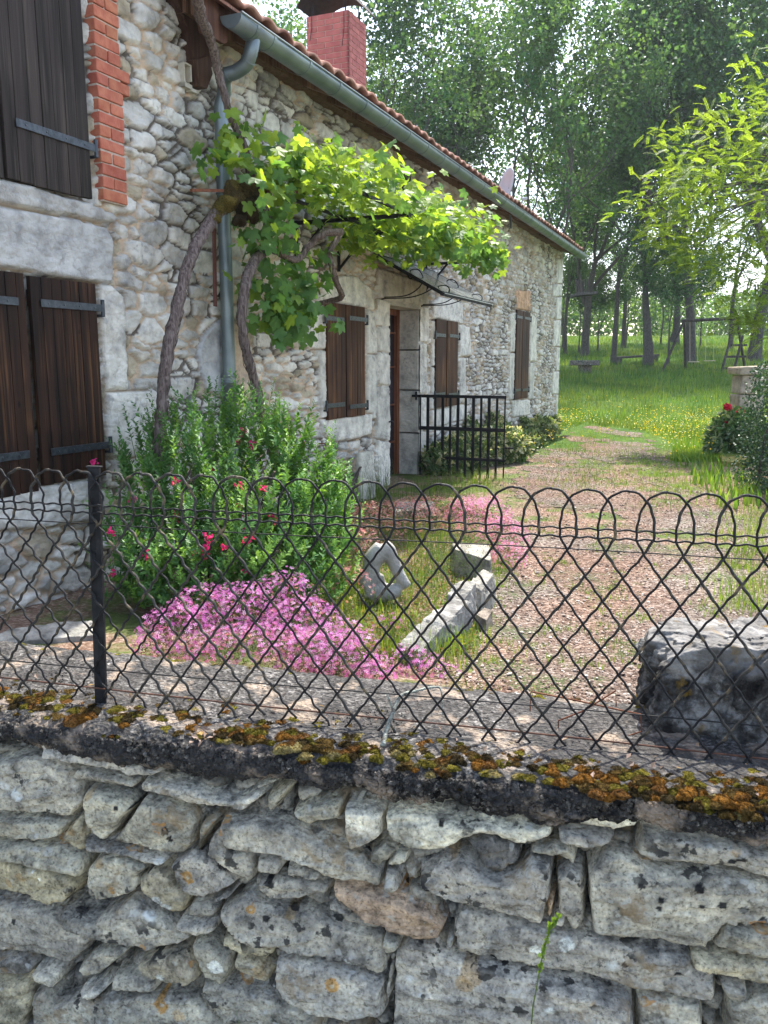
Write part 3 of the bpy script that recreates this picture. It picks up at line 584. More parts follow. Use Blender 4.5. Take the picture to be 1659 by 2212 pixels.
for q in CU.split():
    x, y, r, c = q.split(','); x = float(x); y = float(y); r = float(r)
    p = top_at(x, y, .752); ye = 1.90-.26*p[0]-.012
    if p[1] < ye: p = np.array(atY(x, y, ye-.022)); 
    rr = r/FPX*p[1]*.98; rr = max(rr, .004); h = rr*rng.uniform(.38, .55)
    col = np.array(MC[c])*rng.uniform(.85, 1.15)
    for k in range(6):
        q2 = p+np.array([rng.normal(0, rr*.85), rng.normal(0, rr*.55), -.002]); q2[2] = min(q2[2], .756)
        cc = col if k < 2 else np.array(MC[random.choice('gbord')])*.9
        moss_at(mm, q2, rr*rng.uniform(.5, .8), h*rng.uniform(.65, 1), cc, fuzz=int(60+rr*6500))
# scattered small ones, thick along the front edge
for k in range(2000):
    X = rng.uniform(-1.7, 2.1); f = 1-rng.random()**1.7*1.0; 
    if rng.random() < .22: f = rng.random()
    if fbm(np.array([X*3.]), np.array([f*3.]), 3, 41)[0] < -.12: continue
    Y = 2.40-.27*X+(-.50)*f; rr = rng.uniform(.004, .017)*(1.35 if f > .7 else .8); c = MC[random.choice(('ggbbotrd' if X > .2 else 'ggbbbtdg') if f > .6 else 'gtbtgy')]
    moss_at(mm, np.array([X, Y, .753-.008*(f > .9)]), rr, rr*rng.uniform(.28, .42), np.array(c)*rng.uniform(.8, 1.15), n=5, fuzz=int(30+rr*3200))
tag(mm.build('moss', MAT['moss'], None, True), 'rusty, olive and yellow moss cushions on the concrete top of the low stone wall', 'moss', kind='stuff')
lf = MB()                         # dead leaves and crumbs caught in the moss
T = np.array([[0, 0, 0], [.5, .32, .12], [1, 0, .05], [.5, -.32, .18]]); F = np.array([[0, 1, 2], [0, 2, 3]])
P = []
for k in range(90):
    X = rng.uniform(-1.5, 1.3); f = rng.uniform(.5, .98); P.append([X, 2.40-.27*X-.5*f, .770])
for k in range(26): p = top_at(rng.normal(440, 14), rng.normal(1585, 10), .765); P.append(p)
P = np.array(P); scatter(lf, T, F, P, frames(rdir(len(P), 1.2), rng.uniform(0, 6, len(P))), rng.uniform(.006, .022, len(P)), rng.uniform(.5, 1.1, (len(P), 1))*np.array([[.42, .30, .24]]))
tag(lf.build('leaf_litter', MAT['petal']), 'dry brown leaf scraps lying among the moss on the wall top', 'dead leaves', kind='stuff')

# ================================================================== woven wire fence
fe = root('wire_fence', (0, 2.035, .76), 'black woven wire fence with looped arches along its top, standing on the low stone wall', 'fence')
FN = Vector((.21, 1, 0)).normalized(); FT = Vector((1, -.21, 0)).normalized()
def fw_(t, z, o=0): return np.array([0, 2.035, 0])+np.array(FT)*t+np.array(FN)*o+np.array([0, 0, z])
def fenceuv(px, py): p = fpt(px, py); return p.x/FT.x, p.z
# node row 1 and bottom wire, read from the photo
TOPZ = lambda t: 1.404+(t*0)      # z of arch tops
_u = [fenceuv(60/1.3562*1, 1372/1.3562), fenceuv(1210/1.3562*1.0, 1420/1.3562), fenceuv(1580/1.4747/1.3562+829.5, (750+1030/1.4747)/1.3562)]
zt_a = np.polyfit([q[0] for q in _u], [q[1] for q in _u], 1)
bw = [fenceuv(0, 1466), fenceuv(830, 1560), fenceuv(1655, 1640)]
zb_a = np.polyfit([q[0] for q in bw], [q[1] for q in bw], 1)
tops = [fenceuv(x/1.3562, y/1.3562)[0] for x, y in ((60, 1372), (148, 1372), (235, 1376), (325, 1378), (413, 1380))]+[fenceuv((1125+x/1.4747)/1.3562, 1420/1.3562)[0] for x in (375, 545, 690, 860, 1030, 1210, 1400, 1580)]
print('arch tops t', np.round(tops, 3), 'top', zt_a, 'bot', zb_a)
i_ = np.array([0, 1, 2, 3, 4]); PIT = (tops[-1]-tops[5])/7; 
npit = round((tops[5]-tops[0])/PIT); PIT = (tops[-1]-tops[0])/(npit+7); T0 = tops[0]
print('pitch', PIT, npit)
mesh = MB()
def zz(t, g):                     # g = 0 bottom wire ... 1 arch top
    a = np.polyval(zb_a, t); b = np.polyval(zt_a, t); return a+(b-a)*g
HF = .645
def crimp(P, amp, ph, lam=.0285):
    P = np.array(P); s = np.concatenate([[0], np.cumsum(np.linalg.norm(np.diff(P, axis=0), axis=1))]); return P, s
kr = range(-9, 33)
gN1 = 1-.153/HF; nrow = 8.0; dg = gN1/nrow
for k in kr:
    c = T0+PIT*k
    rust = .75 if c < -.55 else 1.0
    am = .0021 if c < -.45 else .0009
    for sgn in (-1, 1):
        P = []
        # half arch from top centre to foot, then bend in, then diagonal
        foot = .72*PIT*sgn
        for q in lin(0, 1, 9): P.append((c+foot*math.sin(q*pi/2)**.95, 1-.0905/HF*(1-cos(q*pi/2))-.0*q))
        P.append((c+foot, 1-.117/HF)); xe = c+sgn*.5*PIT; P.append((xe, gN1))
        # straight diagonal going inwards
        tn = int(nrow*4)
        for q in range(1, tn+1): P.append((xe-sgn*.5*PIT*q/4, gN1-dg*q/4))
        ex = .62 if rng.random() < .8 else .4; P.append((xe-sgn*.5*PIT*(nrow+ex), gN1-dg*(nrow+ex)))
        P2 = []
        for (a, b), (a2, b2) in zip(P[:-1], P[1:]):
            n = max(2, int(math.hypot(a2-a, (b2-b)*HF)/.0055))
            for q in range(n): f = q/n; P2.append((a+(a2-a)*f, b+(b2-b)*f))
        P2.append(P[-1]); P2 = np.array(P2); s = np.concatenate([[0], np.cumsum(np.hypot(np.diff(P2[:, 0]), np.diff(P2[:, 1])*HF))])
        dtan = np.gradient(P2, axis=0); dtan[:, 1] *= HF; dtan /= np.linalg.norm(dtan, axis=1)[:, None]
        lam = math.hypot(.5*PIT, dg*HF)*.5; w = np.sin(s/lam*2*pi+.4)*am; o = np.sin(s/lam*pi+(0 if sgn > 0 else pi))*.0028
        t = P2[:, 0]+w*dtan[:, 1]+.0012*fbm(s*9, s*0+k, 2, 50); g = P2[:, 1]-w*dtan[:, 0]/HF
        Q = np.array([fw_(a, zz(a, b), oo) for a, b, oo in zip(t, g, o)])
        m = (Q[:, 2] > .752)
        if m.sum() < 5: continue
        Q = Q[:np.argmin(m)] if not m.all() else Q
        lich = np.clip(fbm(s[:len(Q)]*14+k*3, s[:len(Q)]*0+sgn*3, 3, 51)*3+(.55 if -.95 < c < -.25 else -.55), 0, 1)[:, None]
        cl = (1-lich)*np.array([[1, 1, 1.]])+lich*np.array([[7.0, 6.0, 4.0]]); rad = .0029*(1+.35*lich[:, 0])
        tube(mesh, Q, rad*(1+0*rad), 7, col=np.repeat(cl, 7, 0))
for g0, am, rr in ((1-.0965/HF, .0018, .0025), (1-.1175/HF, .0020, .0026)):   # two crimped rails
    t = np.arange(T0-9*PIT, T0+33*PIT, .006); w = np.sin(t/PIT*4*pi)*am; Q = np.array([fw_(a, zz(a, g0)+b, 0) for a, b in zip(t, w)])
    tube(mesh, Q, rr, 7)
t = np.arange(T0-9*PIT, T0+33*PIT, .02)
adopt(mesh.build('woven_mesh', MAT['wire'], fe, True), fe)
for g0, r0, mt in ((gN1+.004, .0016, 'wire'), (.006, .0024, 'darkrust')):
    tw = MB(); tube(tw, [fw_(a, zz(a, g0)+.002*math.sin(a*4), .002) for a in t], r0, 7); adopt(tw.build('tension_wire', MAT[mt], fe, True), fe)
tw = MB(); tube(tw, [np.array([0, 2.10, 0])+np.array(FT)*a+np.array([0, 0, .835-.006*a+.003*math.sin(a*3)]) for a in t], .0018, 7); adopt(tw.build('tension_wire', MAT['iron'], fe, True), fe)
po = MB(); p0 = fpt(212, 1520); p1 = fpt(196, 1012)
o = np.array(FN)*.010; a = np.array(p0)+o; a[2] = .745; b = np.array(p1)+o
xd = np.array(FT); tdir = (b-a)
box(po, a-xd*.017, xd*.034, np.array(FN)*.006, tdir); box(po, a-xd*.0025, xd*.005, np.array(FN)*.036, tdir*.999)
box(po, a-xd*.022+tdir, xd*.044, np.array(FN)*.014, np.array([0, 0, .005]))
adopt(po.build('post', MAT['iron'], fe, bevel=.0015), fe)

# lichened twig and bent rusty rod tangled at the foot of the fence
tg = MB(); Q = spline([atY(x, y, Y) for x, y, Y in ((826, 1612, 1.93), (836, 1575, 1.97), (850, 1535, 2.0), (866, 1503, 2.03), (900, 1492, 2.06), (938, 1484, 2.1), (953, 1492, 2.1), (957, 1545, 2.06))], 7)
tube(tg, Q, lin(.0062, .0018, len(Q)), 7, rough=.16); Q = spline([atY(850, 1535, 2.0), atY(842, 1515, 2.0), atY(836, 1500, 2.0)], 5); tube(tg, Q, lin(.004, .002, len(Q)), 6, rough=.15)
tag(tg.build('twig', simple('lichened_twig', (.10, .09, .075), (.33, .36, .31), 60, .95, .004), None, True), 'crooked lichen-grey twig leaning on the wall top behind the wire fence', 'twig')
for pts, lb_ in (([(1145, 1536), (1147, 1494), (1240, 1512), (1330, 1532), (1384, 1543), (1386, 1580), (1350, 1592)], 'longest thin rusty rod, hooked at both ends, lying beside the dark limestone block'), ([(1206, 1592), (1206, 1557), (1262, 1535), (1330, 1492), (1331, 1526)], 'shorter rusty rod slanting up to the right across the long rod')):
    rb = MB(); tube(rb, [atY(x, y, 2.07-.0003*(x-1150)) for x, y in pts], .0022, 6)
    tag(rb.build('bent_rod', MAT['rust'], None), lb_, 'rod', 'rusty rods on the wall top')
# ================================================================== the stone house
def vw(pts, off=0.0):             # view-pixel polygon -> (s, z) on the wall
    return [hw(float(a), float(b), off) for a, b in (q.split(',') for q in pts.split())]
def qv(*q): return vw(' '.join(q))
# dressed blocks, sills, lintels and plaster, outlined in the photo: (points, relief, colour, joint width)
PALE = (.54, .53, .495); LT = (.62, .605, .565); PLA = (.52, .50, .46)
DR = [
("-60,380 0,388 60,400 130,425 195,440 240,462 250,475 238,482 150,468 60,452 0,440 -60,430",.035,(.40,.395,.385)),
("-60,440 0,447 60,457 160,474 225,490 238,520 240,600 236,615 205,610 100,592 0,577 -60,565",.03,(.42,.42,.42)),
("208,616 238,618 262,640 266,700 270,780 272,840 225,842",.03,LT),("226,847 330,841 337,870 330,985 240,990 230,960",.034,LT),
("236,994 300,990 300,1034 240,1036",.03,LT),("-60,1080 100,1046 190,1031 193,1125 100,1137 -60,1150",.036,(.56,.55,.52)),
("691.6,625 710,605 738,595 766,597 786,613 805.6,629 804,669 788,664 700,650",.03,LT),("661.6,701 685.6,665 705,660 708.6,755 681.6,754 645.6,745",.03,LT),
("682,758 709,758 712,905 690,902",.03,LT),("788,666 806,673 812,764 790,764",.03,LT),("790,767 812,767 814,905 797,903 790,900",.028,PALE),
("689,907 800,893 798,938 770,946 722,954 689,935",.03,LT),
("812.6,577 917.6,613 921.6,662 838,649.5 813.6,641",.034,PALE),("813,644 838,652 838,706 812,702",.032,LT),("811,705 838,709 838,763 811,759",.032,PALE),
("812,762 838,766 838,834 813,830",.034,LT),("811,834 838,837 838,952 810,948",.032,PALE),("811,951 838,955 838,1056 812,1052",.034,LT),
("900,662 922,664 922,739 900,738",.032,LT),("900,742 917,742 919,850 900,850",.034,PALE),("900,853 923,854 921,928 900,929",.032,LT),("900,932 919,932 919,1042 900,1042",.03,PALE),
("930,690 932,656 946,642 974,644 996,656 997,704 988,698 943,688",.03,LT),("929,694 944,692 942,790 929,790",.03,LT),("929,793 942,793 941,882 927,884",.03,PALE),
("989,700 1011,706 1015,768 990,770",.03,LT),("990,773 1003,773 1003,850 990,872",.03,PALE),("930,886 1000,873 1001,905 930,925",.03,LT),
("1113,628 1144,628 1144,672 1114,667",.022,(.56,.36,.24)),("1099,680 1115,672 1113,760 1100,760",.03,LT),("1098,763 1113,763 1112,864 1097,864",.03,PALE),
("1144,675 1157,688 1156,780 1142,780",.03,LT),("1142,783 1152,783 1150,862 1140,862",.03,PALE),("1104,865 1142,863 1142,896 1105,901",.03,LT),
("422,765 436,722 460,697 478,688 484,842 468,852 442,842 430,805",.028,(.47,.48,.50)),("497,690 520,705 535,780 545,862 520,868 506,850",.012,(.52,.42,.33)),
]
for y0, y1, w in ((560, 612, 0), (614, 640, 8), (642, 690, 0), (692, 748, 7), (750, 800, 0), (802, 850, 8), (852, 908, 1)):
    DR.append(("%d,%d 1214,%d 1213,%d %d,%d" % (1201-w, y0, y0, y1, 1199-w, y1), .03, LT))
RECESS = ['-60,590 72,600 72,1050 -60,1060', '84,600 204,622 204,1015 84,1040', '-60,-80 176,-80 192,415 -60,370', '714,672 782,672 782,890 714,890', '946,704 986,704 986,866 946,866', '1116,682 1140,682 1140,850 1116,850']
SJ = -3.35                        # where the tall gable end meets the long low wing
def house_front():
    sx = np.concatenate([np.arange(-8.5, -2.2, .0125), np.arange(-2.2, 9.305, .019)]); zx = np.arange(.22, 4.02, .0135)
    S, Z = np.meshgrid(sx, zx, indexing='ij')
    wx = S+.030*fbm(S*5, Z*5, 3, 61)+.006*fbm(S*35, Z*35, 2, 62); wz = Z+.030*fbm(S*4+9, Z*5, 3, 63)+.005*fbm(S*35, Z*35+5, 2, 64)
    e1, I1, X1, Z1, n1 = rubble(wx, wz, sx, zx, -8.7, SJ+.8, .1, 4.2, (.055, .165), (.12, .36), np.random.default_rng(21), 2.1)
    e2, I2, X2, Z2, n2 = rubble(wx, wz, sx, zx, -4.3, 10, .1, 4.2, (.045, .115), (.15, .40), np.random.default_rng(22), 2.9)
    L = (S+.25*fbm(Z*1.1, Z*0, 2, 65)+.35*(Z > 2.9)*(-1) < SJ+.35)
    e = np.where(L, e1, e2); ID = np.where(L, I1, I2+n1); DX = np.where(L, X1, X2); DZ = np.where(L, Z1, Z2); n = n1+n2
    rg = np.random.default_rng(23); tone = rg.uniform(.40, .70, (n, 1))*np.array([[1., .98, .93]]); 
    wm = rg.random(n) < .16; tone[wm] = rg.uniform(.32, .48, (wm.sum(), 1))*np.array([[1., .88, .68]])
    off = rg.normal(0, .010, n); tx = rg.normal(0, .012, n); tz = rg.normal(.003, .010, n)
    mw = .014; pr = 1-np.exp(-(np.clip(e-mw*.35, 0, 9)/.0045)**1.5); inj = (e < mw*.55)
    H = -.016+(.028+.7*off[ID])*pr+(np.clip(tx[ID]*DX+tz[ID]*DZ, -.009, .009)+.007*np.abs(fbm(S*5+ID*1.7, Z*8+ID*.9, 2, 77)))*pr
    K = tone[ID]*(1-.14*(1-pr))[..., None]
    mort = np.array([.52, .41, .31])*(1+.3*fbm(S*12, Z*12, 3, 66))[..., None]; dk = (fbm(S*2.3, Z*3.1, 3, 67) > .16)[..., None]
    mort = np.where(dk, np.array([.13, .11, .095]), mort)
    K = np.where(inj[..., None], mort, K)
    # plinth below the left window: large flat slabs
    for pts, rl, col in DR:
        P = vw(pts); A = np.array(P)
        i0, i1 = np.searchsorted(sx, [A[:, 0].min()-.03, A[:, 0].max()+.03]); j0, j1 = np.searchsorted(zx, [A[:, 1].min()-.03, A[:, 1].max()+.03])
        if i1-i0 < 2 or j1-j0 < 2: continue
        w = (slice(i0, i1), slice(j0, j1)); d = sdist(S[w]+.3*(wx[w]-S[w]), Z[w]+.3*(wz[w]-Z[w]), P)
        m = d > 0; q = np.sqrt(1-(1-np.clip(d/.012, 0, 1))**2)
        h = -.01+(rl+.008)*q+.003*fbm(S[w]*6, Z[w]*6, 3, 68)
        H[w] = np.where(m, h, np.where(d > -.014, np.minimum(H[w], -.012), H[w]))
        K[w] = np.where(m[..., None], np.array(col)*(1+.10*fbm(S[w]*4, Z[w]*4, 3, 69))[..., None], np.where((d > -.010)[..., None], np.array([.34, .27, .2]), K[w]))
    for pts in RECESS:
        P = vw(pts); A = np.array(P); w = (slice(*np.searchsorted(sx, [A[:, 0].min(), A[:, 0].max()])), slice(*np.searchsorted(zx, [A[:, 1].min(), A[:, 1].max()])))
        H[w] = -.05
    H += .007*fbm(S*14, Z*24, 3, 70)+.006*fbm(S*40, Z*55, 3, 71)
    O = np.array(H0); V = O+S[..., None]*np.array(U)+H[..., None]*np.array(NN)+Z[..., None]*np.array([0, 0, 1.])
    F = gridF(*S.shape); cs = S.ravel()[F].mean(1); cz = Z.ravel()[F].mean(1)
    hole = (cs > DS0-.008) & (cs < DS1+.008) & (cz < DZ1+.006)
    mb = MB(); mb.add(V.reshape(-1, 3), F[~hole], K.reshape(-1, 3)); return mb
DS0 = hw(838, 850)[0]; DS1 = hw(900, 900)[0]; DZ1 = hw(838, 658)[1]; DZ0 = .33
ho = root('stone_farmhouse', tuple(H0+Vector((0, 0, .35))), 'long rubble limestone farmhouse with brown shutters, grey gutter and a low tiled roof', 'house')
adopt(house_front().build('front_wall', MAT['house'], ho, smooth=True), ho)
# body: far gable, back, inner faces, door reveal
EZ = 3.92
b = MB(); DP = 7.2
def hq(pts, col=(.5, .49, .47)): b.add([tuple(hpt(*p)) for p in pts], np.arange(len(pts))[None], col)
hq([(9.30, .02, .1), (9.30, -DP, .1), (9.30, -DP, 4.0), (9.30, -DP/2, 4.0+3.6*.45), (9.30, .02, 4.0)])
hq([(9.30, -DP, .1), (-8.5, -DP, .1), (-8.5, -DP, 4.0), (9.30, -DP, 4.0)])
hq([(-8.5, -DP, .1), (-8.5, 0, .1), (-8.5, 0, 4.0), (-8.5, -DP, 4.0)])
hq([(9.31, .028, .1), (9.31, -.05, .1), (9.31, -.05, 4.0), (9.31, .028, 4.0)])
for z0, z1 in ((.25, .86), (.87, 1.38), (1.39, 1.86), (1.87, DZ1)):   # door reveal blocks
    for s, sg in ((DS1, 1), (DS0, -1)): box(b, hpt(s, -.34, z0), U*(.2*sg), NN*(.352), (0, 0, z1-z0-.006), (.47, .46, .44))
box(b, hpt(DS0-.1, -.34, DZ1), U*(DS1-DS0+.2), NN*.352, (0, 0, .2), (.5, .49, .46))
adopt(b.build('wall_return', MAT['house'], ho, bevel=.006), ho)
b = MB(); hbox(b, DS0-.12, DS1+.15, -.34, .22, .20, .335, (.5, .48, .42)); hbox(b, DS0-.05, DS1+.4, .2, .75, .16, .24, (.5, .48, .44))
hbox(b, DS1-.1, DS1+.75, .45, 1.1, .2, .29, (.48, .47, .44)); adopt(b.build('doorstep', MAT['house'], ho, bevel=.02), ho)
# tall gable end of the older part, left: continues above the picture
b = MB(); hbox(b, -8.5, SJ-.55, -DP, 0.0, 3.98, 6.2, (.46, .455, .44)); adopt(b.build('upper_wall', MAT['house'], ho), ho)
b = MB(); hbox(b, -8.8, SJ-.4, -DP-.3, .25, 6.2, 6.32); adopt(b.build('upper_roof', MAT['tile'], ho), ho)
# door
dr = MB(); hbox(dr, DS0, DS0+.07, -.30, -.235, DZ0, DZ1); hbox(dr, DS1-.075, DS1, -.30, -.225, DZ0, DZ1); hbox(dr, DS0, DS1, -.30, -.235, DZ1-.07, DZ1)
dr_o = adopt(dr.build('door', MAT['doorwood'], ho, bevel=.004), ho)
g = MB(); hbox(g, DS0+.06, DS1-.07, -.29, -.268, DZ0+.02, DZ1-.06); o_ = g.build('door_glass', MAT['glass'], None); o_.parent = dr_o
for z in (.75, 1.2, 1.65, 2.05): g = MB(); hbox(g, DS0+.06, DS1-.07, -.268, -.25, z, z+.018); o_ = g.build('glazing_bar', MAT['doorwood'], None); o_.parent = dr_o
g = MB(); Q = [hpt(DS0+.01, .02, hw(838, 1028)[1]), hpt(DS0+.03, .06, hw(838, 1028)[1]+.005), hpt(DS0+.06, .075, hw(838, 1028)[1]-.03)]; 
tube(g, [hpt(DS0-.06, .035, 1.06), hpt(DS0-.03, .06, 1.07), hpt(DS0+.01, .06, 1.06), hpt(DS0+.025, .06, 1.02)], .009, 7); adopt(g.build('shutter_catch', MAT['iron'], ho), ho)

# shutters: planked leaves with strap hinges
def shutter(px0, px1, pyt, pyb, n, hinges, side, mat='shutter', d=.045, lbl=None, gap=False):
    """px edges at given rows; hinges: list of row pixels; side +1 hinge on the right"""
    (xa, ya), (xb, yb) = px0, px1
    s0 = hw(xa, ya, d)[0]; s1 = hw(xb, yb, d)[0]; z1 = hw(*pyt, d)[1]; z0 = hw(*pyb, d)[1]
    mb = MB(); ws = rng.uniform(.85, 1.2, n); ws = np.cumsum(ws)/ws.sum(); p = 0
    for k in range(n):
        a = s0+(s1-s0)*p; bb = s0+(s1-s0)*ws[k]; p = ws[k]
        tn = rng.uniform(.75, 1.25); hbox(mb, a+.0015, bb-.0015, d-.028, d+rng.uniform(-.001, .002), z0+rng.uniform(-.003, .003), z1, (tn, tn*.98, tn*.95))
    for zc in (z0+.12, z1-.16): hbox(mb, s0+.01, s1-.01, d-.045, d-.028, zc, zc+.09)
    sh = adopt(mb.build('window_shutter', MAT[mat], ho, bevel=.0035), ho)
    if lbl: sh['label'] = lbl
    for hx in hinges:
        zc = hw(*hx, d)[1]; L_ = (s1-s0); e0, e1 = (s0+L_*.12, s1+.045) if side > 0 else (s0-.045, s1-L_*.12)
        hm = MB(); w = .021 if L_ > .25 else .018
        hbox(hm, e0, e1, d+.0045, d+.0105, zc-w, zc+w)
        es = s1+.045 if side > 0 else s0-.045
        tube(hm, [hpt(es, d+.006, zc-.05), hpt(es, d+.006, zc+.05)], .0125, 8); hbox(hm, es-.008, es+.008, -.02, d+.006, zc-.052, zc-.036)
        for k in range(4 if L_ > .25 else 3):
            f = (k+.45)/4.1 if L_ > .25 else (k+.5)/3.2
            c = np.array(hpt(e0+(e1-e0)*f, d+.0105, zc)); th = np.arange(6)/6*2*pi
            V = [c+np.array(NN)*.005]+[c+.0075*(np.cos(a)*np.array(U)+np.sin(a)*np.array((0, 0, 1))) for a in th]
            hm.add(V, np.array([[0, 1+i, 1+(i+1) % 6] for i in range(6)]), (1.5, 1.5, 1.5))
        h_ = hm.build('strap_hinge', MAT['strap'], None, bevel=.0015); h_.parent = sh
# lower big window
shutter((78, 800), (217, 800), (208, 613), (229, 1026), 7, [(150, 660), (160, 970)], 1, lbl='dark brown planked shutter leaf of the big lower window, hinged on the right')
shutter((-95, 800), (66, 800), (30, 588), (80, 1062), 7, [(20, 650), (30, 985)], -1, d=.04)
# its upper twin, greyer
shutter((10, 300), (193, 300), (120, -330), (202, 432), 7, [(150, 303), (120, -250)], 1, 'shutter_up', lbl='weathered grey-brown shutter leaf beside the red brick jamb')
shutter((-120, 300), (4, 300), (-20, -330), (10, 385), 5, [(-60, 250)], -1, 'shutter_up', d=.04)
# the small windows of the low wing
for l0, l1, l2, l3, tp, bt, h1, h2 in ((708, 747, 749, 789, (748, 658), (748, 902), 688, 876), (942, 964, 966, 989, (965, 692), (965, 878), 724, 852), (1114.5, 1127, 1128, 1142.5, (1128, 671), (1128, 861), 685, 842)):
    shutter((l0, 780), (l1, 780), tp, bt, 2 if l1-l0 < 30 else 4, [(l0+8, h1), (l0+8, h2)], -1, 'shutter_warm', d=.05)
    shutter((l2, 780), (l3, 780), tp, bt, 2 if l1-l0 < 30 else 4, [(l3-8, h1+2), (l3-8, h2)], 1, 'shutter_warm', d=.045)
# brick jamb beside the upper shutter, toothed into the stone
bj = MB(); mo = MB(); sB = hw(180, 100)[0]; sB = hw(197, 300)[0]+.01; z = hw(232, 440)[1]; zt = 4.6; k = 0; RH = .0715
hbox(mo, sB+.01, sB+.22, -.02, .046, z, zt)
while z < zt:
    ex = .075 if k % 14 in (9, 10) else 0; wtot = .225+ex+rng.normal(0, .004); ps = [0, wtot] if k % 2 == 0 else [0, .105, wtot]
    for a, c in zip(ps[:-1], ps[1:]):
        tn = rng.uniform(.82, 1.18); hbox(bj, sB+a+.006, sB+c-.006, -.02, .056+rng.uniform(-.003, .004), z+.006, z+RH-.004, (tn, tn*rng.uniform(.9, 1.1), tn), jit=.0015)
    z += RH; k += 1
bjo = adopt(bj.build('brick_jamb', MAT['brick'], ho, bevel=.005), ho); m_ = mo.build('mortar', MAT['mortar'], None); m_.parent = bjo

# ---- roof, soffit, gutter
S0, S1 = SJ-.72, 9.46
TP = tan(R_(25))
sx = np.arange(S0, S1, .028); mx_ = np.arange(0, 4.15, .05); S, M = np.meshgrid(sx, mx_, indexing='ij')
row = np.floor(M/.36); wv = np.abs(np.sin((S/.225)*pi+.3*row))**.7
Zr = EZ+.10+M*TP*.92+.045*wv-.035*((M/.36) % 1)+.012*fbm(S*2, M*2, 2, 80)+.01*fbm(np.floor(S/.225)*3.7, row*2.3, 1, 81)
V = np.array(H0)+S[..., None]*np.array(U)+(.41-M)[..., None]*np.array(NN)+Zr[..., None]*np.array([0, 0, 1.])
tn = .8+.45*fbm(np.floor(S/.225)*5.3+.2, row*3.3+.4, 1, 82)+.12*fbm(S*5, M*5, 3, 83)
rf = MB(); rf.add(V.reshape(-1, 3), gridF(*S.shape), np.repeat(tn.ravel()[:, None], 3, 1)*np.array([[1, .95, .92]]))
r_o = adopt(rf.build('roof', MAT['tile'], ho, smooth=True, solid=.022), ho)
rb_ = MB(); Mb = M; V = np.array(H0)+S[..., None]*np.array(U)+(.41-8.3+M)[..., None]*np.array(NN)+Zr[..., None]*np.array([0, 0, 1.])
rb_.add(V.reshape(-1, 3), gridF(*S.shape)[:, ::-1], np.repeat(tn.ravel()[:, None], 3, 1)); r2 = rb_.build('back_slope', MAT['tile'], None, smooth=True); r2.parent = r_o; r2.matrix_parent_inverse = Matrix.Translation(-Vector(ho.location)).inverted() @ Matrix.Translation(-Vector(ho.location)) if False else Matrix.Identity(4)
so_ = MB()                        # sloping soffit boards seen from below
for k in range(3):
    a, c = .03+k*.12, .03+k*.12+.117; za = EZ+.045+(.41-a)*TP*.92; zc = EZ+.045+(.41-c)*TP*.92
    so_.add([tuple(hpt(S0+.02, a, za)), tuple(hpt(S1-.05, a, za)), tuple(hpt(S1-.05, c, zc)), tuple(hpt(S0+.02, c, zc)), tuple(hpt(S0+.02, a, za+.02)), tuple(hpt(S1-.05, a, za+.02)), tuple(hpt(S1-.05, c, zc+.02)), tuple(hpt(S0+.02, c, zc+.02))],
            np.array([[0, 3, 2, 1], [4, 5, 6, 7], [0, 1, 5, 4], [2, 3, 7, 6], [1, 2, 6, 5], [0, 4, 7, 3]]), (.9+.1*k, .9, .9))
x = adopt(so_.build('soffit', MAT['timber'], ho), ho)
for s in np.arange(S0+.3, S1, .52):
    ra = MB(); a, c = -.05, .31; za = EZ+.035+(.41-a)*TP*.92; zc = EZ+.035+(.41-c)*TP*.92; tn = rng.uniform(.55, 1.15)
    w = .085; ra.add([tuple(hpt(s+i*w, d_, z_+j)) for i in (0, 1) for (d_, z_) in ((a, za), (c, zc)) for j in (-.115, 0)], BF, (tn, tn, tn))
    adopt(ra.build('rafter', MAT['timber'], ho, bevel=.004), ho)
pl = MB(); hbox(pl, S0+.25, S1-.4, -.05, .10, EZ+.045, EZ+.20, (.8, .8, .8)); adopt(pl.build('wall_plate', MAT['timber'], ho), ho)
# gutter: half-round trough swept along the eave with collars
gu = MB(); GD, GZ, GR = .395, EZ+.012, .082
def trough(mb, s0, s1, r, th=.003, lip=True):
    an = np.linspace(pi, 2*pi, 13); ss = np.arange(s0, s1+1e-6, max((s1-s0)/max(1, round((s1-s0)/.5)), .005)); V = []
    prof = [(r*cos(a), r*sin(a)) for a in an]+[((r-th)*cos(a), (r-th)*sin(a)) for a in an[::-1]]
    for s in ss:
        sag = -.012*((s-S0)/(S1-S0))
        for x, z in prof: V.append(tuple(hpt(s, GD+x, GZ+z+sag)))
    n = len(prof); F = np.array([[i*n+j, (i+1)*n+j, (i+1)*n+(j+1) % n, i*n+(j+1) % n] for i in range(len(ss)-1) for j in range(n)])
    mb.add(V, [F, np.arange(n)[None], (np.arange(n)+(len(ss)-1)*n)[None, ::-1]])
gs0 = hw(499, 60, GD)[0]; gs1 = S1+.06
trough(gu, gs0, gs1, GR)
def disc(mb, s, r):
    V = [tuple(hpt(s, GD, GZ))]+[tuple(hpt(s, GD+r*cos(a), GZ+r*sin(a))) for a in np.linspace(pi, 2*pi, 13)]
    mb.add(V, np.array([[0, 1+i, 2+i] for i in range(12)]))
disc(gu, gs0, GR); disc(gu, gs1, GR)
go = adopt(gu.build('gutter', MAT['zinc'], ho, smooth=False), ho)
for p in go.data.polygons: p.use_smooth = len(p.vertices) == 4
cl = MB()
for s in [gs0+.20, gs0+.42]+list(np.arange(gs0+.95, gs1, .52)): trough(cl, s, s+.028, GR+.0045, .004)
tube(cl, [hpt(gs0, GD+GR, GZ+.004), hpt(gs1, GD+GR, GZ-.008)], .0085, 8)
o_ = cl.build('collar', MAT['zinc'], None); o_.parent = go
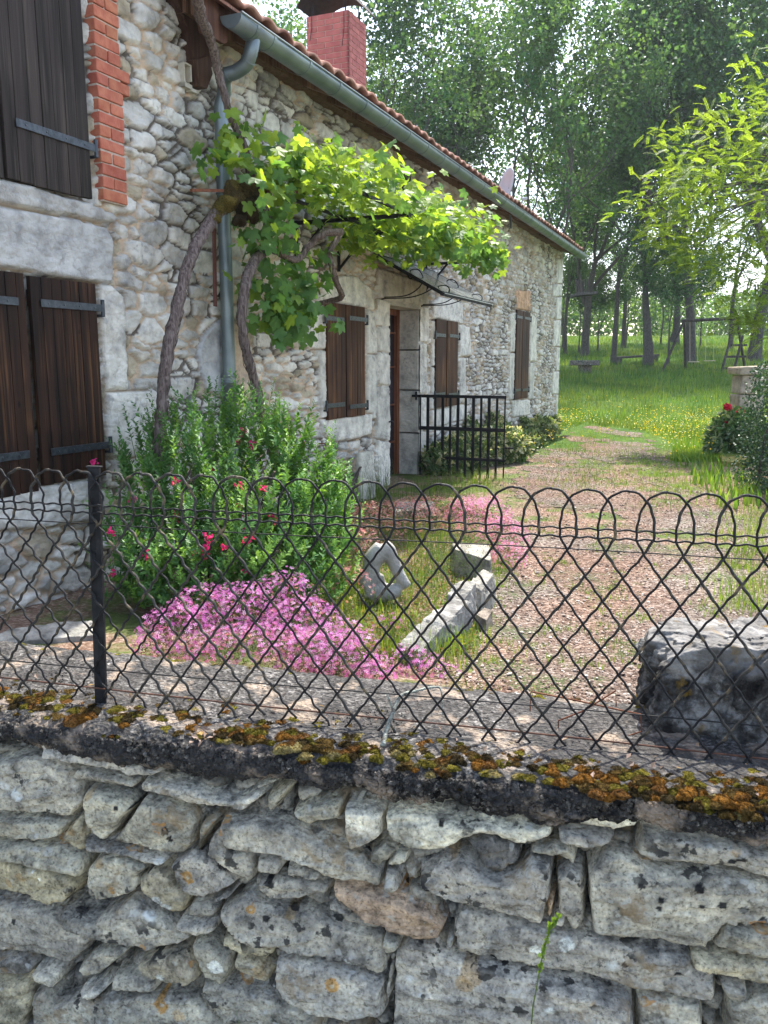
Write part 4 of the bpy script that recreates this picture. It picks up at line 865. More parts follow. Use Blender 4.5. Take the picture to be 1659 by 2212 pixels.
# downpipe
dp = MB(); sg = hw(548, 85, GD)[0]; sp = hw(495, 800, .09)[0]
Q = [hpt(sg, GD, GZ-.05), hp(542, 112, GD-.01), hp(532, 138, .34), hp(510, 155, .26), hp(486, 166, .18), hpt(sp, .12, hw(466, 192, .12)[1]), hpt(sp, .09, hw(462, 225, .09)[1]), hpt(sp, .09, hw(462, 262, .09)[1])]
Q = np.vstack([spline(Q, 6), [tuple(hpt(sp, .09, z)) for z in (2.6, 2.0, 1.4, 1.0, .6, .3)]])
tube(dp, Q, .048, 18); dpo = adopt(dp.build('downpipe', MAT['zinc'], ho, True), ho)
zj = hw(503, 822, .09)[1]
def collar(P, r, box_=False):
    c2 = MB(); tube(c2, P, r, 18)
    if box_: hbox(c2, sp-.02, sp-.005, -.02, .06, zj-.02, zj+.01)
    o_ = c2.build('pipe_collar', MAT['zinc'], None, True); o_.parent = dpo
for z in (2.9, zj+.03): collar([hpt(sp, .09, z-.006), hpt(sp, .09, z-.004), hpt(sp, .09, z+.012), hpt(sp, .09, z+.014)], [.048, .054, .054, .048])
collar([hpt(sp, .09, zj-.24), hpt(sp, .09, zj-.02), hpt(sp, .09, zj-.018), hpt(sp, .09, zj-.004)], [.0515, .0515, .055, .055], True)
for q in (10, 22): collar([Q[q], Q[q]+(Q[q+1]-Q[q])*.35], .053)
# dark timber cheek and hanging verge board where the low roof dies into the tall wall
def prism(mb, pts, d0, d1, col=(1, 1, 1)):
    P = [hw(float(a), float(b), d1) for a, b in (q.split(',') for q in pts.split())]; n = len(P)
    V = [tuple(hpt(s, d0, z)) for s, z in P]+[tuple(hpt(s, d1, z)) for s, z in P]
    mb.add(V, [np.arange(n)[None], (np.arange(n)[None]+n)[:, ::-1], np.array([[i, n+i, n+(i+1) % n, (i+1) % n] for i in range(n)])], col)
v = MB(); prism(v, "378,-90 384,0 410,70 422,130 445,150 470,140 474,112 462,92 500,60 500,-90", -.05, .07, (.28, .26, .28)); prism(v, "424,-60 499,-60 498,20 491,92 484,95 456,78 438,70 428,20", .28, .31, (.50, .42, .44))
prism(v, "425,128 452,118 460,160 448,192 432,186", .0, .09, (.35, .33, .33))
adopt(v.build('verge_board', MAT['timber'], ho, bevel=.004), ho)
# ---- chimney built brick by brick
ch = MB(); mo = MB(); cs, cm = 1.63, 1.285; W1, W2 = .60, .55; z0c = 3.9; z1c = 0
a_, b_ = ray(755, 20); z1c = EYE+b_*11.5; RH = .0685; BL = .225
hbox(mo, cs+.008, cs+W2-.008, -cm-W1+.008, -cm-.008, z0c, z1c-.004)
z = z1c-RH; k = 0
while z > z0c:
    for face in range(4):
        Lf = W1 if face % 2 == 0 else W2; x = -(BL/2 if (k+face) % 2 else 0)
        while x < Lf:
            a, c = max(x, 0), min(x+BL, Lf); x += BL
            if c-a < .03: continue
            tn = rng.uniform(.9, 1.08); cc = (tn, tn, tn); g = .005; t_ = .03
            if face == 0: hbox(ch, cs, cs+t_, -cm-c+g*(c < Lf), -cm-a-g*(a > 0), z+g, z+RH-g*.6, cc)
            elif face == 1: hbox(ch, cs+a+g*(a > 0), cs+c-g*(c < Lf), -cm-t_, -cm, z+g, z+RH-g*.6, cc)
            elif face == 2: hbox(ch, cs+W2-t_, cs+W2, -cm-c+g, -cm-a-g, z+g, z+RH-g*.6, cc)
            else: hbox(ch, cs+a+g, cs+c-g, -cm-W1, -cm-W1+t_, z+g, z+RH-g*.6, cc)
    z -= RH; k += 1
co = adopt(ch.build('chimney', MAT['brickc'], ho, bevel=.0025), ho); m_ = mo.build('mortar', MAT['mortar'], None); m_.parent = co
cp = MB(); MAT['soot'] = simple('sooty_sheet', (.012, .011, .012), (.030, .024, .024), 12, .9, .002, 60)
for a, c in ((0, 0), (0, 1), (1, 0), (1, 1)): bar(cp, hpt(cs+.06+a*(W2-.12), -cm-.07-c*(W1-.14), z1c-.02), hpt(cs+.06+a*(W2-.12), -cm-.07-c*(W1-.14), z1c+.15), .02)
sl_, ml_ = 9, 9; P = []
for i in range(sl_):
    for j in range(ml_): f = i/8-.5; q = j/8-.5; P.append(tuple(hpt(cs+W2/2+f*(W2+.18), -cm-W1/2+q*(W1+.18), z1c+.03+.30*math.sqrt(max(0, 1-(2*q)**2*.92))-.02)))
cp.add(P, gridF(9, 9)); c_ = cp.build('chimney_cowl', MAT['soot'], None, solid=.012); c_.parent = co
for dm, dz in ((.06, .42), (.52, .30)): ww = MB(); tube(ww, [hpt(cs-.012, -cm-dm, z1c+.10), hpt(cs-.012, -cm-dm, z1c-dz*.5), hpt(cs-.01, -cm-dm-.03, z1c-dz)], .004, 5); c_ = ww.build('cowl_wire', MAT['iron'], None); c_.parent = co
# ---- cream junction box left open on the wall
jb = MB(); s0, z0 = hw(391, 187, .02); s1, z1 = hw(406, 142, .02); 
for q in ((s0, s0+.012, z0, z1), (s1-.012, s1, z0+.05, z1), (s0, s1, z1-.012, z1), (s0, s1, z0, z0+.03), (s1-.01, s1+.06, z0-.01, z0+.012)): hbox(jb, q[0], q[1], .0, .05, q[2], q[3])
adopt(jb.build('junction_box', MAT['cream'], ho, bevel=.002), ho)
# ---- glass door canopy on scrolled brackets
aw = MB(); sa, sb = hw(828, 640)[0]-.30, hw(914, 656)[0]+.28; ztop = hw(805, 546, .02)[1]; dout = .78
zout = ztop-.43
def cpt(s, f, dz=0): return tuple(hpt(s, .02+dout*f, ztop+(zout-ztop)*f+dz))
aw.add([cpt(sa, 0), cpt(sb, 0), cpt(sb, 1), cpt(sa, 1), cpt(sa, 0, .006), cpt(sb, 0, .006), cpt(sb, 1, .006), cpt(sa, 1, .006)], np.array([[0, 3, 2, 1], [4, 5, 6, 7], [0, 1, 5, 4], [2, 3, 7, 6], [1, 2, 6, 5], [0, 4, 7, 3]]))
ao = adopt(aw.build('door_canopy', MAT['awning'], ho), ho)
fr = MB()
for s in (sa, (sa+sb)/2, sb): bar(fr, cpt(s, 0, -.012), cpt(s, .97, -.012), .03, .034)
bar(fr, cpt(sa, .96, -.014), cpt(sb, .96, -.014), .035, .04); bar(fr, cpt(sa, .02, -.014), cpt(sb, .02, -.014), .03, .04)
f_ = fr.build('canopy_frame', MAT['iron'], None); f_.parent = ao
for s in (hw(830, 640, .03)[0], hw(914, 655, .03)[0]):
    br = MB(); zb = hw(830, 642, .03)[1]
    def P2(d, z): return hpt(s, d, zb+z)
    tube(br, spline([P2(.01, 0), P2(.22, .002), P2(.34, .03), P2(.44, .10), P2(.47, .19), P2(.42, .265), P2(.34, .27), P2(.30, .22), P2(.33, .18), P2(.355, .20), P2(.345, .225)], 5), .0065, 6)
    tube(br, spline([P2(.01, -.014), P2(.30, -.012), P2(.46, .02), P2(.60, .08), P2(.70, .10), P2(.76, .07), P2(.75, .01), P2(.70, .0), P2(.685, .03), P2(.71, .045)], 5), .0065, 6)
    hbox(br, s-.01, s+.01, -.01, .015, zb-.035, zb+.03)
    b_o = br.build('scroll_bracket', MAT['iron'], None, True); b_o.parent = ao
# small dark bracket high on the wall and iron hook by the shrub
hk = MB(); s_, z_ = hw(877, 396, .03); hbox(hk, s_-.1, s_+.1, 0, .05, z_-.09, z_+.09); adopt(hk.build('wall_vent', MAT['iron'], ho), ho)
hk = MB(); tube(hk, [hp(684, 958, .0), hp(704, 958, .06), hp(704, 975, .07), hp(700, 1005, .07), hp(701, 1022, .08), hp(712, 1024, .14), hp(722, 1022, .12), hp(716, 1018, .09), hp(702, 1018, .07)], .007, 6); adopt(hk.build('wall_hook', MAT['rust'], ho), ho)
# ---- satellite dish on the roof edge
sdh = MB(); dc = atY(1091, 402, 13.6); nrm = Vector((-.93, -.1, .25)).normalized(); nrm = Vector((-.93, -.30, .2)).normalized(); ax1 = nrm.cross(Vector((0, 0, 1))).normalized(); ax2 = ax1.cross(nrm)
P = []
for i in range(7):
    for j in range(24): r = i/6*.28; a = j/24*2*pi; P.append(tuple(dc+ax1*(r*cos(a)*.9)+ax2*(r*sin(a))-nrm*(.07*(1-(i/6)**2))))
F = np.array([[i*24+j, i*24+(j+1) % 24, (i+1)*24+(j+1) % 24, (i+1)*24+j] for i in range(6) for j in range(24)])
sdh.add(P, F); di = root('satellite_dish', tuple(dc), 'white satellite dish seen edge-on above the tiled roof edge', 'satellite dish')
adopt(sdh.build('dish', MAT['white'], di, True, solid=.012), di)
ar = MB(); lb = atY(1132, 430, 13.9); tube(ar, [dc-ax2*.3, dc+Vector((.22, .1, -.37)), lb+Vector((-.02, 0, -.02))], .012, 6); tube(ar, [dc-nrm*.08, dc-nrm*.12+Vector((0, 0, -.6))], .02, 6)
adopt(ar.build('arm', MAT['zinc'], di), di); lm = MB(); bar(lm, lb-Vector((.04, 0, 0)), lb+Vector((.05, 0, .01)), .045); adopt(lm.build('receiver', MAT['white'], di, bevel=.01), di)

# ================================================================== open iron grille gate beside the door
ga = root('iron_gate', tuple(hpt(DS1+.2, .05, .3)), 'black iron grille gate swung open in front of the door jamb', 'gate')
gm = MB(); gs = hw(905, 855, .04)[0]; z1 = hw(908, 853, .05)[1]; zbm = z1-1.035; Lg = 1.07
def gp(d, z): return hpt(gs, .05+d, z)
for z, w in ((z1-.012, .036), (z1-.395, .044), (z1-.75, .036), (zbm, .036)): bar(gm, gp(.0, z), gp(Lg, z), .014, w)
for i in range(12):
    d = .012+i*(Lg-.024)/11; bar(gm, gp(d, zbm), gp(d, z1), .016 if i in (0, 11) else (.036 if i % 2 else .028), .012, up=(NN.y, -NN.x, 0) if False else tuple(U))
adopt(gm.build('grille', MAT['iron'], ga, bevel=.002), ga)
hg = MB(); bar(hg, gp(-.10, z1-.012), gp(.02, z1-.012), .02, .03); tube(hg, [gp(-.045, z1-.06), gp(-.045, z1+.04)], .014, 8); adopt(hg.build('hinge', MAT['iron'], ga), ga)
hg = MB(); bar(hg, gp(-.10, zbm+.02), gp(.02, zbm+.02), .02, .03); adopt(hg.build('hinge', MAT['iron'], ga, bevel=.002), ga)
hg = MB(); bar(hg, gp(Lg, z1-.60), gp(Lg+.10, z1-.60), .014, .022); adopt(hg.build('latch', MAT['iron'], ga, bevel=.002), ga)
# ================================================================== ground
def axis(segs):
    out = []
    for a, b, s in segs: out += list(np.arange(a, b-1e-6, s))
    return np.array(out+[segs[-1][1]])
gx = axis([(-120, -20, 5), (-20, -5, .8), (-5, 8, .11), (8, 30, .8), (30, 160, 5)]); gy = axis([(2.0, 9, .08), (9, 20, .16), (20, 45, .7), (45, 90, 1.5), (90, 300, 10)])
X, Y = np.meshgrid(gx, gy, indexing='ij')
def road_mask(X, Y): return 0
def rough(X, Y): return .018*fbm(X*2.2, Y*2.2, 4, 91)*sm(60, 10, Y)+.05*fbm(X*.5, Y*.5, 3, 92)*sm(12, 25, Y)+.009*fbm(X*9, Y*9, 3, 94)*sm(12, 7, Y)
def gnd(X, Y): return gz(X, Y)+rough(np.asarray(X, float), np.asarray(Y, float))
Z = gnd(X, Y); Z = np.where(Y < (2.36-.27*X), np.minimum(Z, .30), Z)
F_ = gridF(*X.shape); F_ = F_[(Y.ravel()[F_].min(1) > 2.10-.27*X.ravel()[F_].mean(1))]
g = MB(); g.add(np.stack([X, Y, Z], -1).reshape(-1, 3), F_)
tag(g.build('ground', MAT['ground'], None, True), None, kind='structure')
g = MB(); x = np.arange(-8, 8, .4); y = np.arange(-6, 2.6, .2); X, Y = np.meshgrid(x, y, indexing='ij'); g.add(np.stack([X, Y, -.24+.02*fbm(X*2, Y*2, 3, 93)], -1).reshape(-1, 3), gridF(*X.shape))
tag(g.build('roadside_verge', simple('verge', (.10, .11, .07), (.28, .26, .23), 9, .95, .01), None, True), None, kind='structure')

# gravel drive: outlined on the photo, laid on the terrain
DRV = [tuple(gpt(x, y).xy) for x, y in ((1000, 1480), (1012, 1430), (1030, 1345), (1052, 1270), (1085, 1215), (1098, 1130), (1092, 1060), (1118, 1010), (1150, 972), (1185, 945), (1222, 925), (1262, 916), (1330, 925), (1400, 935), (1450, 955), (1455, 985), (1440, 1030))]
DRV = [(.35, 2.1)]+DRV+[(3.4, 6.2), (3.2, 4.4), (3.0, 2.4), (3.0, 1.7)]
x = np.arange(-.4, 8.5, .045); y = np.arange(1.4, 21, .06); X, Y = np.meshgrid(x, y, indexing='ij')
d = sdist(X, Y, DRV)+.16*fbm(X*2.4, Y*2.4, 4, 95)*(1+.09*Y)-.22*sm(8, 13, Y)
wear = fbm(X*.9+4, Y*.45, 3, 96)
F = gridF(*X.shape); dm = d.ravel()[F].min(1); yy = Y.ravel()[F].mean(1); xx = X.ravel()[F].mean(1)
wv_ = fbm(xx*1.7, yy*.8, 4, 197); keep = (dm > 0) & ~((wv_ > .38-.36*sm(6, 14, yy)) & (yy > 6)) & (yy > 2.36-.27*xx)
Zd = gnd(X, Y)+.005
g = MB(); g.add(np.stack([X, Y, Zd], -1).reshape(-1, 3), F[keep]); tag(g.build('driveway', MAT['gravel'], None, True), None, kind='structure')
# loose stones on it
N = 26000; yy = 2.3+(rng.random(N)**1.6)*11; xx = rng.uniform(-.2, 4.5, N); xx = np.where(xx > yy*.5, yy*.5*rng.random(N), xx)
d = sdist(xx, yy, DRV); m = (d > -.12) & (yy > 2.40-.27*xx); xx, yy = xx[m], yy[m]; N = len(xx)
g = MB(); c = rng.choice(5, N, p=[.28, .27, .2, .15, .10]); pal = np.array([(.25, .195, .165), (.19, .13, .10), (.34, .295, .26), (.14, .10, .08), (.52, .48, .42)])
scatter(g, ICO_V*np.array([1, .8, .5]), ICO_F, np.stack([xx, yy, gnd(xx, yy)+.009], 1), frames(rdir(N, 3), rng.uniform(0, 6, N)), rng.gamma(4, .0011, N)*(1+yy*.07), pal[c]*rng.uniform(.8, 1.15, (N, 1)))
peb = simple('pebbles', (.9, .9, .9), (1.1, 1.08, 1.05), 30, .9, .002, attr=True)
tag(g.build('loose_gravel', peb, None), 'small brown and buff stones loose on the gravel drive', 'gravel', kind='stuff')

# ================================================================== grass
BT = np.array([[-.5, 0, 0], [.5, 0, 0], [-.38, .10, .5], [.38, .10, .5], [0, .42, 1.]]); BFc = np.array([[0, 1, 3], [0, 3, 2], [2, 3, 4]])
def blades(mb, xy, h, w, bend=1., cols=((.9, 1, .8),), z=None):
    N = len(xy); a = rng.uniform(0, 2*pi, N); ln = rng.uniform(.3, 1.4, N)*bend
    T = BT[None]*np.stack([w, h*ln*.8, h], 1)[:, None]; c, s = np.cos(a)[:, None], np.sin(a)[:, None]
    zz_ = gnd(xy[:, 0], xy[:, 1]) if z is None else z
    V = np.stack([T[..., 0]*c-T[..., 1]*s+xy[:, 0:1], T[..., 0]*s+T[..., 1]*c+xy[:, 1:2], T[..., 2]+zz_[:, None]-.005], -1)
    K = np.repeat(np.array(cols)[rng.integers(0, len(cols), N)]*rng.uniform(.75, 1.2, (N, 1))*(1+.55*fbm(xy[:, 0]*.6, xy[:, 1]*.45, 4, 131))[:, None]*(np.array([[1, 1, 1]])+fbm(xy[:, 0]*.35+9, xy[:, 1]*.3, 3, 133)[:, None]*np.array([[.45, .12, .0]])), 5, 0)
    mb.add(V.reshape(-1, 3), (BFc[None]+(np.arange(N)*5)[:, None, None]).reshape(-1, 3), K)
def infrus(x, y, mg=.08): return (np.abs(x) < y*(.465+mg)+.2)
# meadow
g = MB(); N = 130000; y = 11.5+(rng.random(N)**1.7)*58; x = (rng.random(N)*1.0-.0)*y*.56+ y*.03
d = sdist(x, y, DRV); dens = fbm(x*.8, y*.8, 3, 97); m = (d < .15*fbm(x*2, y*2, 3, 98)) & (rng.random(N) < .75+dens)
hs = (np.stack([x, y], 1)-np.array(H0.xy)) @ np.array([[U.x, NN.x], [U.y, NN.y]]); m &= ~((hs[:, 1] < .12) & (hs[:, 0] < 9.35))
x, y = x[m], y[m]; N = len(x); h = rng.uniform(.05, .17, N)*(.8+.5*fbm(x*1.4, y*1.4, 3, 99))*(1+sm(14, 30, y)*.9); tl = rng.random(N) < .06; h[tl] *= 1.8
blades(g, np.stack([x, y], 1), h, rng.uniform(.004, .008, N)*(1+y*.055), 1, ((.75, 1, .7), (.6, .85, .6), (1.05, 1.1, .75), (1.3, 1.2, .9)))
tag(g.build('meadow_grass', MAT['grass'], None), 'green meadow grass under and beyond the trees', 'grass', kind='stuff')
# buttercups
g = MB(); N = 3000; y = rng.uniform(11, 24, N); y = np.where(rng.random(N) < .7, rng.uniform(13, 21, N), y); x = y*rng.uniform(.10, .50, N); m = (fbm(x*.9, y*.9, 3, 101) > -.08) & ((sdist(x, y, DRV) < .3) | (rng.random(N) < .12))
hs = (np.stack([x, y], 1)-np.array(H0.xy)) @ np.array([[U.x, NN.x], [U.y, NN.y]]); m &= ~((hs[:, 1] < .3) & (hs[:, 0] < 9.5)); x, y = x[m], y[m]; N = len(x)
FT_ = np.array([[cos(a)*(.5+.5*(i % 2)), sin(a)*(.5+.5*(i % 2)), .12] for i, a in enumerate(np.arange(10)/10*2*pi)]+[[0, 0, 0]]); FF = np.array([[i, (i+1) % 10, 10] for i in range(10)])
scatter(g, FT_, FF, np.stack([x, y, gnd(x, y)+rng.uniform(.10, .30, N)], 1), frames(rdir(N, 1.2)+np.array([0, -.4, 0]), rng.uniform(0, 6, N)), rng.uniform(.011, .019, N), np.array([[.80, .60, .04]])*rng.uniform(.8, 1.1, (N, 1)))
N2 = 900; y = rng.uniform(11.5, 20, N2); x = y*rng.uniform(.12, .47, N2); m = sdist(x, y, DRV) < .2; x, y = x[m], y[m]; N2 = len(x)
hs = (np.stack([x, y], 1)-np.array(H0.xy)) @ np.array([[U.x, NN.x], [U.y, NN.y]]); m = ~((hs[:, 1] < .3) & (hs[:, 0] < 9.5)); x, y = x[m], y[m]; N2 = len(x)
scatter(g, FT_, FF, np.stack([x, y, gnd(x, y)+rng.uniform(.06, .15, N2)], 1), frames(rdir(N2, 1.5), rng.uniform(0, 6, N2)), rng.uniform(.010, .018, N2), np.array([[.75, .75, .68]]))
tag(g.build('buttercups', MAT['petal'], None), 'scattered yellow buttercups and small white flowers in the meadow grass', 'wildflowers', kind='stuff')
# tufts on the bed, along the drive edges, weeds in the gravel
g = MB(); XY = []; HH_ = []
def tuft(px, py, n, r, h):
    p = gpt(px, py); a = rng.normal(0, r, (n, 2))*np.array([1, 1]); XY.append(np.array([p.x, p.y])+a); HH_.append(rng.uniform(.45, 1.1, n)*h)
for q in "770,1290,80,.09,.22 800,1275,60,.08,.2 830,1300,60,.1,.16 860,1290,50,.08,.18 890,1260,50,.08,.2 920,1215,60,.08,.22 940,1180,70,.08,.25 905,1170,60,.1,.25 870,1150,60,.1,.2 850,1200,60,.1,.2 960,1230,50,.08,.15 1000,1210,60,.08,.14 885,1420,80,.08,.16 925,1425,80,.08,.17 960,1420,60,.06,.14 1000,1400,50,.05,.10 985,1440,50,.05,.10 845,1420,60,.07,.14 1010,1375,40,.05,.08 1065,1265,60,.07,.10 1075,1230,70,.07,.12 1090,1220,50,.08,.12 1040,1320,30,.05,.06 760,1080,80,.15,.42 785,1075,90,.15,.45 810,1070,90,.14,.40 740,1090,80,.15,.35 830,1085,60,.15,.25 930,1060,90,.16,.22 960,1055,90,.16,.2 990,1050,80,.16,.2 1020,1050,80,.16,.2 1050,1045,70,.16,.2 900,1070,70,.15,.2 1000,1075,70,.16,.2 940,1090,70,.16,.2 1060,1060,60,.14,.18 700,1260,60,.1,.25 720,1290,60,.1,.2 745,1300,60,.08,.18 715,1330,40,.1,.14 880,1350,40,.07,.1 840,1340,40,.08,.1 800,1350,40,.08,.1 760,1330,50,.1,.14".split():
    a = [float(v) for v in q.split(',')]; tuft(a[0], a[1], int(a[2]), a[3], a[4])
for k in range(190):               # weeds on the drive
    px, py = rng.uniform(1030, 1650), rng.uniform(1090, 1520)
    if fbm(np.array([px/90]), np.array([py/60]), 2, 103)[0] < -.05: continue
    tuft(px, py, 26, .035, .045)
for k in range(70): tuft(rng.uniform(1560, 1659), rng.uniform(1080, 1330), 30, .08, .10)
for k in range(300): tuft(rng.uniform(1190, 1600), 912+150*rng.random()**1.6, 34, .20, .075)
for k in range(40): tuft(rng.uniform(1380, 1600), rng.uniform(1000, 1100), 26, .12, .09)
for k in range(60): tuft(rng.uniform(720, 1030), rng.uniform(1120, 1420), 24, .07, .10)
XY = np.concatenate(XY); Hh = np.concatenate(HH_); hs = (XY-np.array(H0.xy)) @ np.array([[U.x, NN.x], [U.y, NN.y]]); m = ~((hs[:, 1] < .05) & (hs[:, 0] < 9.35)) & (XY[:, 1] > 2.42-.27*XY[:, 0]); XY, Hh = XY[m], Hh[m]
blades(g, XY, Hh, rng.uniform(.0022, .0042, len(XY))*(1+XY[:, 1]*.05), 1.1, ((.8, .95, .75), (.7, .85, .65), (1.1, 1.1, .8), (1.4, 1.2, .8)))
tag(g.build('grass_tufts', MAT['grass'], None), 'grass tufts and weeds growing in the flower bed and along the gravel drive', 'grass', kind='stuff')
# low bed cover: tiny leaves and straw
g = MB(); N = 16000; s = rng.uniform(0, 1, N); px_ = 700+330*rng.random(N); py_ = 1060+380*rng.random(N)
P = []
a, b_ = (px_-829.5)/FPX, (py_-1106)/FPX; yc = cos(PITCH)-b_*sin(PITCH); zc = -sin(PITCH)-b_*cos(PITCH); Yd = (.40-EYE)/(zc/yc); Xd = a/yc*Yd
m = (sdist(Xd, Yd, DRV) < .02) & (Yd > 2.4-.27*Xd); Xd, Yd = Xd[m], Yd[m]; N = len(Xd)
LT5 = np.array([[0, 0, 0], [.45, .28, .10], [1, 0, -.08], [.45, -.28, .10]]); LF4 = np.array([[0, 1, 2], [0, 2, 3]])
cc = np.array([(.10, .17, .04), (.15, .22, .05), (.30, .24, .13), (.22, .13, .07)])[rng.choice(4, N, p=[.34, .26, .25, .15])]
scatter(g, LT5, LF4, np.stack([Xd, Yd, gnd(Xd, Yd)+rng.uniform(.004, .03, N)], 1), frames(rdir(N, .9), rng.uniform(0, 6, N)), rng.uniform(.010, .028, N), cc)
tag(g.build('bed_cover', MAT['petal'], None), 'low weeds, straw and dry leaves covering the flower bed', 'ground cover', kind='stuff')

# ================================================================== stones in the garden
MAT['dark_rock'] = None
def rock(C4, z0, z1, col, seed, name, label, cat, group=None, amp=.02, mat='edge', n=34):
    """block from four top corners (x, y[, z]) counted round, squared off, chipped and pitted"""
    C4 = [np.array([q[0], q[1], q[2] if len(q) > 2 else z1], float) for q in C4]; c = sum(C4)/4
    B4 = [np.array([c[0]+(q[0]-c[0])*1.06, c[1]+(q[1]-c[1])*1.06, z0]) for q in C4]; mb = MB()
    def face(P):
        u, v = np.meshgrid(np.linspace(0, 1, n), np.linspace(0, 1, n), indexing='ij'); u = u.ravel()[:, None]; v = v.ravel()[:, None]
        V = P[0]*(1-u)*(1-v)+P[1]*u*(1-v)+P[2]*u*v+P[3]*(1-u)*v; return V
    Vs = []; 
    for P in [[C4[0], C4[1], C4[2], C4[3]]]+[[B4[i], B4[(i+1) % 4], C4[(i+1) % 4], C4[i]] for i in range(4)]: Vs.append(face(P))
    V = np.concatenate(Vs); cc = np.array([c[0], c[1], (z0+z1)/2]); D = V-cc; nd = D/np.linalg.norm(D, axis=1)[:, None]
    ext = np.array([np.ptp(V[:, 0]), np.ptp(V[:, 1]), z1-z0])/2; q = np.abs(D/ext); ex_ = 4. if mat == 'dark_rock' else 7.; k = (q**ex_).sum(1)**(1/ex_); V = cc+D/np.maximum(k, 1)[:, None]**(.9 if mat == 'dark_rock' else .6)
    st = np.floor(fbm3(V, 7, 2, seed+2)*4+.5)/4
    d = amp*.9*fbm3(V, 6, 3, seed)+amp*.9*st+amp*.5*fbm3(V, 22, 3, seed+3)+amp*.30*fbm3(V, 70, 2, seed+5); V = V+nd*d[:, None]
    F = gridF(n, n); mb.add(V, [np.concatenate([F+i*n*n for i in range(5)])], col); o = mb.build(name, MAT[mat], None, True)
    import bmesh; bm = bmesh.new(); bm.from_mesh(o.data); bmesh.ops.remove_doubles(bm, verts=bm.verts, dist=.0006); bmesh.ops.recalc_face_normals(bm, faces=bm.faces); bm.to_mesh(o.data); bm.free()
    tag(o, label, cat, group); return o
MAT['edge'] = simple('edging_limestone', (.13, .125, .115), (.34, .33, .30), 14, .95, .012, 50, attr=True)
def tp(px, py, z): a, b = ray(px, py); Y = (z-EYE)/b; return (a*Y, Y, z)
grp = 'edging stones of the flower bed'
zt_ = .56
rock([tp(908, 1408, .50), tp(1018, 1290, .57), tp(985, 1282, .58), tp(866, 1392, .52)], .36, zt_, (1, 1, 1), 1, 'edging_stone', 'longest grey edging stone, nearest the fence beside the pink flowers', 'edging stone', grp, amp=.030, n=70)
rock([tp(1000, 1300, .54), tp(1026, 1262, .58), tp(1000, 1252, .59), tp(966, 1284, .57)], .38, .58, (1, .99, .96), 2, 'edging_stone', 'short tilted edging stone between the long one and the corner one', 'edging stone', grp, amp=.026)
rock([tp(1040, 1276, .52), tp(1070, 1232, .56), tp(1042, 1226, .57), tp(1010, 1258, .56)], .36, .57, (1, .97, .9), 4, 'edging_stone', 'corner edging stone by the low green heather sprigs', 'edging stone', grp, amp=.026)
rock([tp(1060, 1212, .50), tp(1056, 1176, .52), tp(975, 1170, .53), tp(985, 1188, .52)], .36, .52, (1.2, 1.15, 1.05), 5, 'edging_stone', 'flat pale edging stone in front of the rear pink flowers', 'edging stone', grp, amp=.012)
rock([tp(1050, 1340, .45), tp(1064, 1318, .47), tp(1046, 1308, .48), tp(1028, 1326, .47)], .36, .47, (1.0, .86, .74), 6, 'edging_stone', 'small reddish edging stone with bare soil below it', 'edging stone', grp, amp=.012)
rock([tp(-30, 1392, .42), tp(205, 1372, .42), tp(200, 1338, .45), tp(20, 1352, .46)], .28, .44, (1.3, 1.28, 1.22), 8, 'edging_stone', 'pale flat slab at the foot of the house wall, left of the fence post', 'stone slab', None, amp=.014)
rock([tp(845, 1106, .40), tp(935, 1100, .41), tp(938, 1080, .42), tp(862, 1082, .42)], .3, .41, (1.2, 1.2, 1.1), 9, 'edging_stone', 'low flat stone lying in the grass before the doorstep', 'stone slab', None, amp=.012)
def m_darkrock():
    t = NT('blackened_limestone'); sp = t.n('ShaderNodeSeparateXYZ'); t.l(t.tc.outputs['Object'], sp.inputs[0])
    b = t.ramp(t.noise(9, 8, rough=.7), [(.40, (.016, .015, .015)), (.50, (.07, .068, .065)), (.57, (.20, .195, .185)), (.68, (.34, .33, .31))])
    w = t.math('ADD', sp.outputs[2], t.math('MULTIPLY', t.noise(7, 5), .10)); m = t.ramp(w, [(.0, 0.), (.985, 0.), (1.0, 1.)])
    wt_ = t.math('MULTIPLY', t.ramp(t.math('SUBTRACT', w, .5), [(.485, 0.), (.52, 1.)]), .45); col = t.mix(wt_, b, (.27, .26, .245))  # whitens by height: pale crust, with sunlight on the top painted in
    f = t.math('MULTIPLY', t.ramp(t.noise(12, 6), [(.55, 0.), (.6, 1.)]), t.ramp(t.noise(4, 2), [(.5, 0.), (.58, 1.)])); col = t.mix(t.math('MULTIPLY', f, .7), col, (.20, .12, .02))
    return t.fin(col, .95, t.noise(40, 8), .014, 1.0, spec=.15)
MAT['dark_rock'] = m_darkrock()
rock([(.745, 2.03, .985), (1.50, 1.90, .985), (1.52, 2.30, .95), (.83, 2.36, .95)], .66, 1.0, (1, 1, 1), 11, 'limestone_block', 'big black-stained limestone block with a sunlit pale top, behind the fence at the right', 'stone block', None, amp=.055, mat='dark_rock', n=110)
# fossil-like grey limestone arch
sc_ = MB(); AY = gpt(830, 1298).y-.05
def AP(x, y, o=0): return atY(x, y, AY+o)
for pts, rad in (([(825, 1180), (808, 1205), (800, 1235), (790, 1268)], (.045, .055, .05, .055)), ([(825, 1178), (838, 1190), (850, 1215), (864, 1245), (880, 1268)], (.045, .048, .038, .036, .030)), ([(788, 1272), (815, 1282), (845, 1278), (866, 1274)], (.05, .055, .05, .035)), ([(812, 1205), (825, 1195), (838, 1200)], (.05, .045, .04)), ([(818, 1240), (820, 1262), (822, 1280)], (.03, .035, .045))):
    Q = spline([AP(*p) for p in pts], 6); tube(sc_, Q, np.interp(np.linspace(0, 1, len(Q)), np.linspace(0, 1, len(rad)), rad), 14)
st_ = sc_.build('stone_sculpture', simple('smooth_limestone', (.27, .255, .225), (.42, .40, .355), 9, .85, .01, 50), None, True)
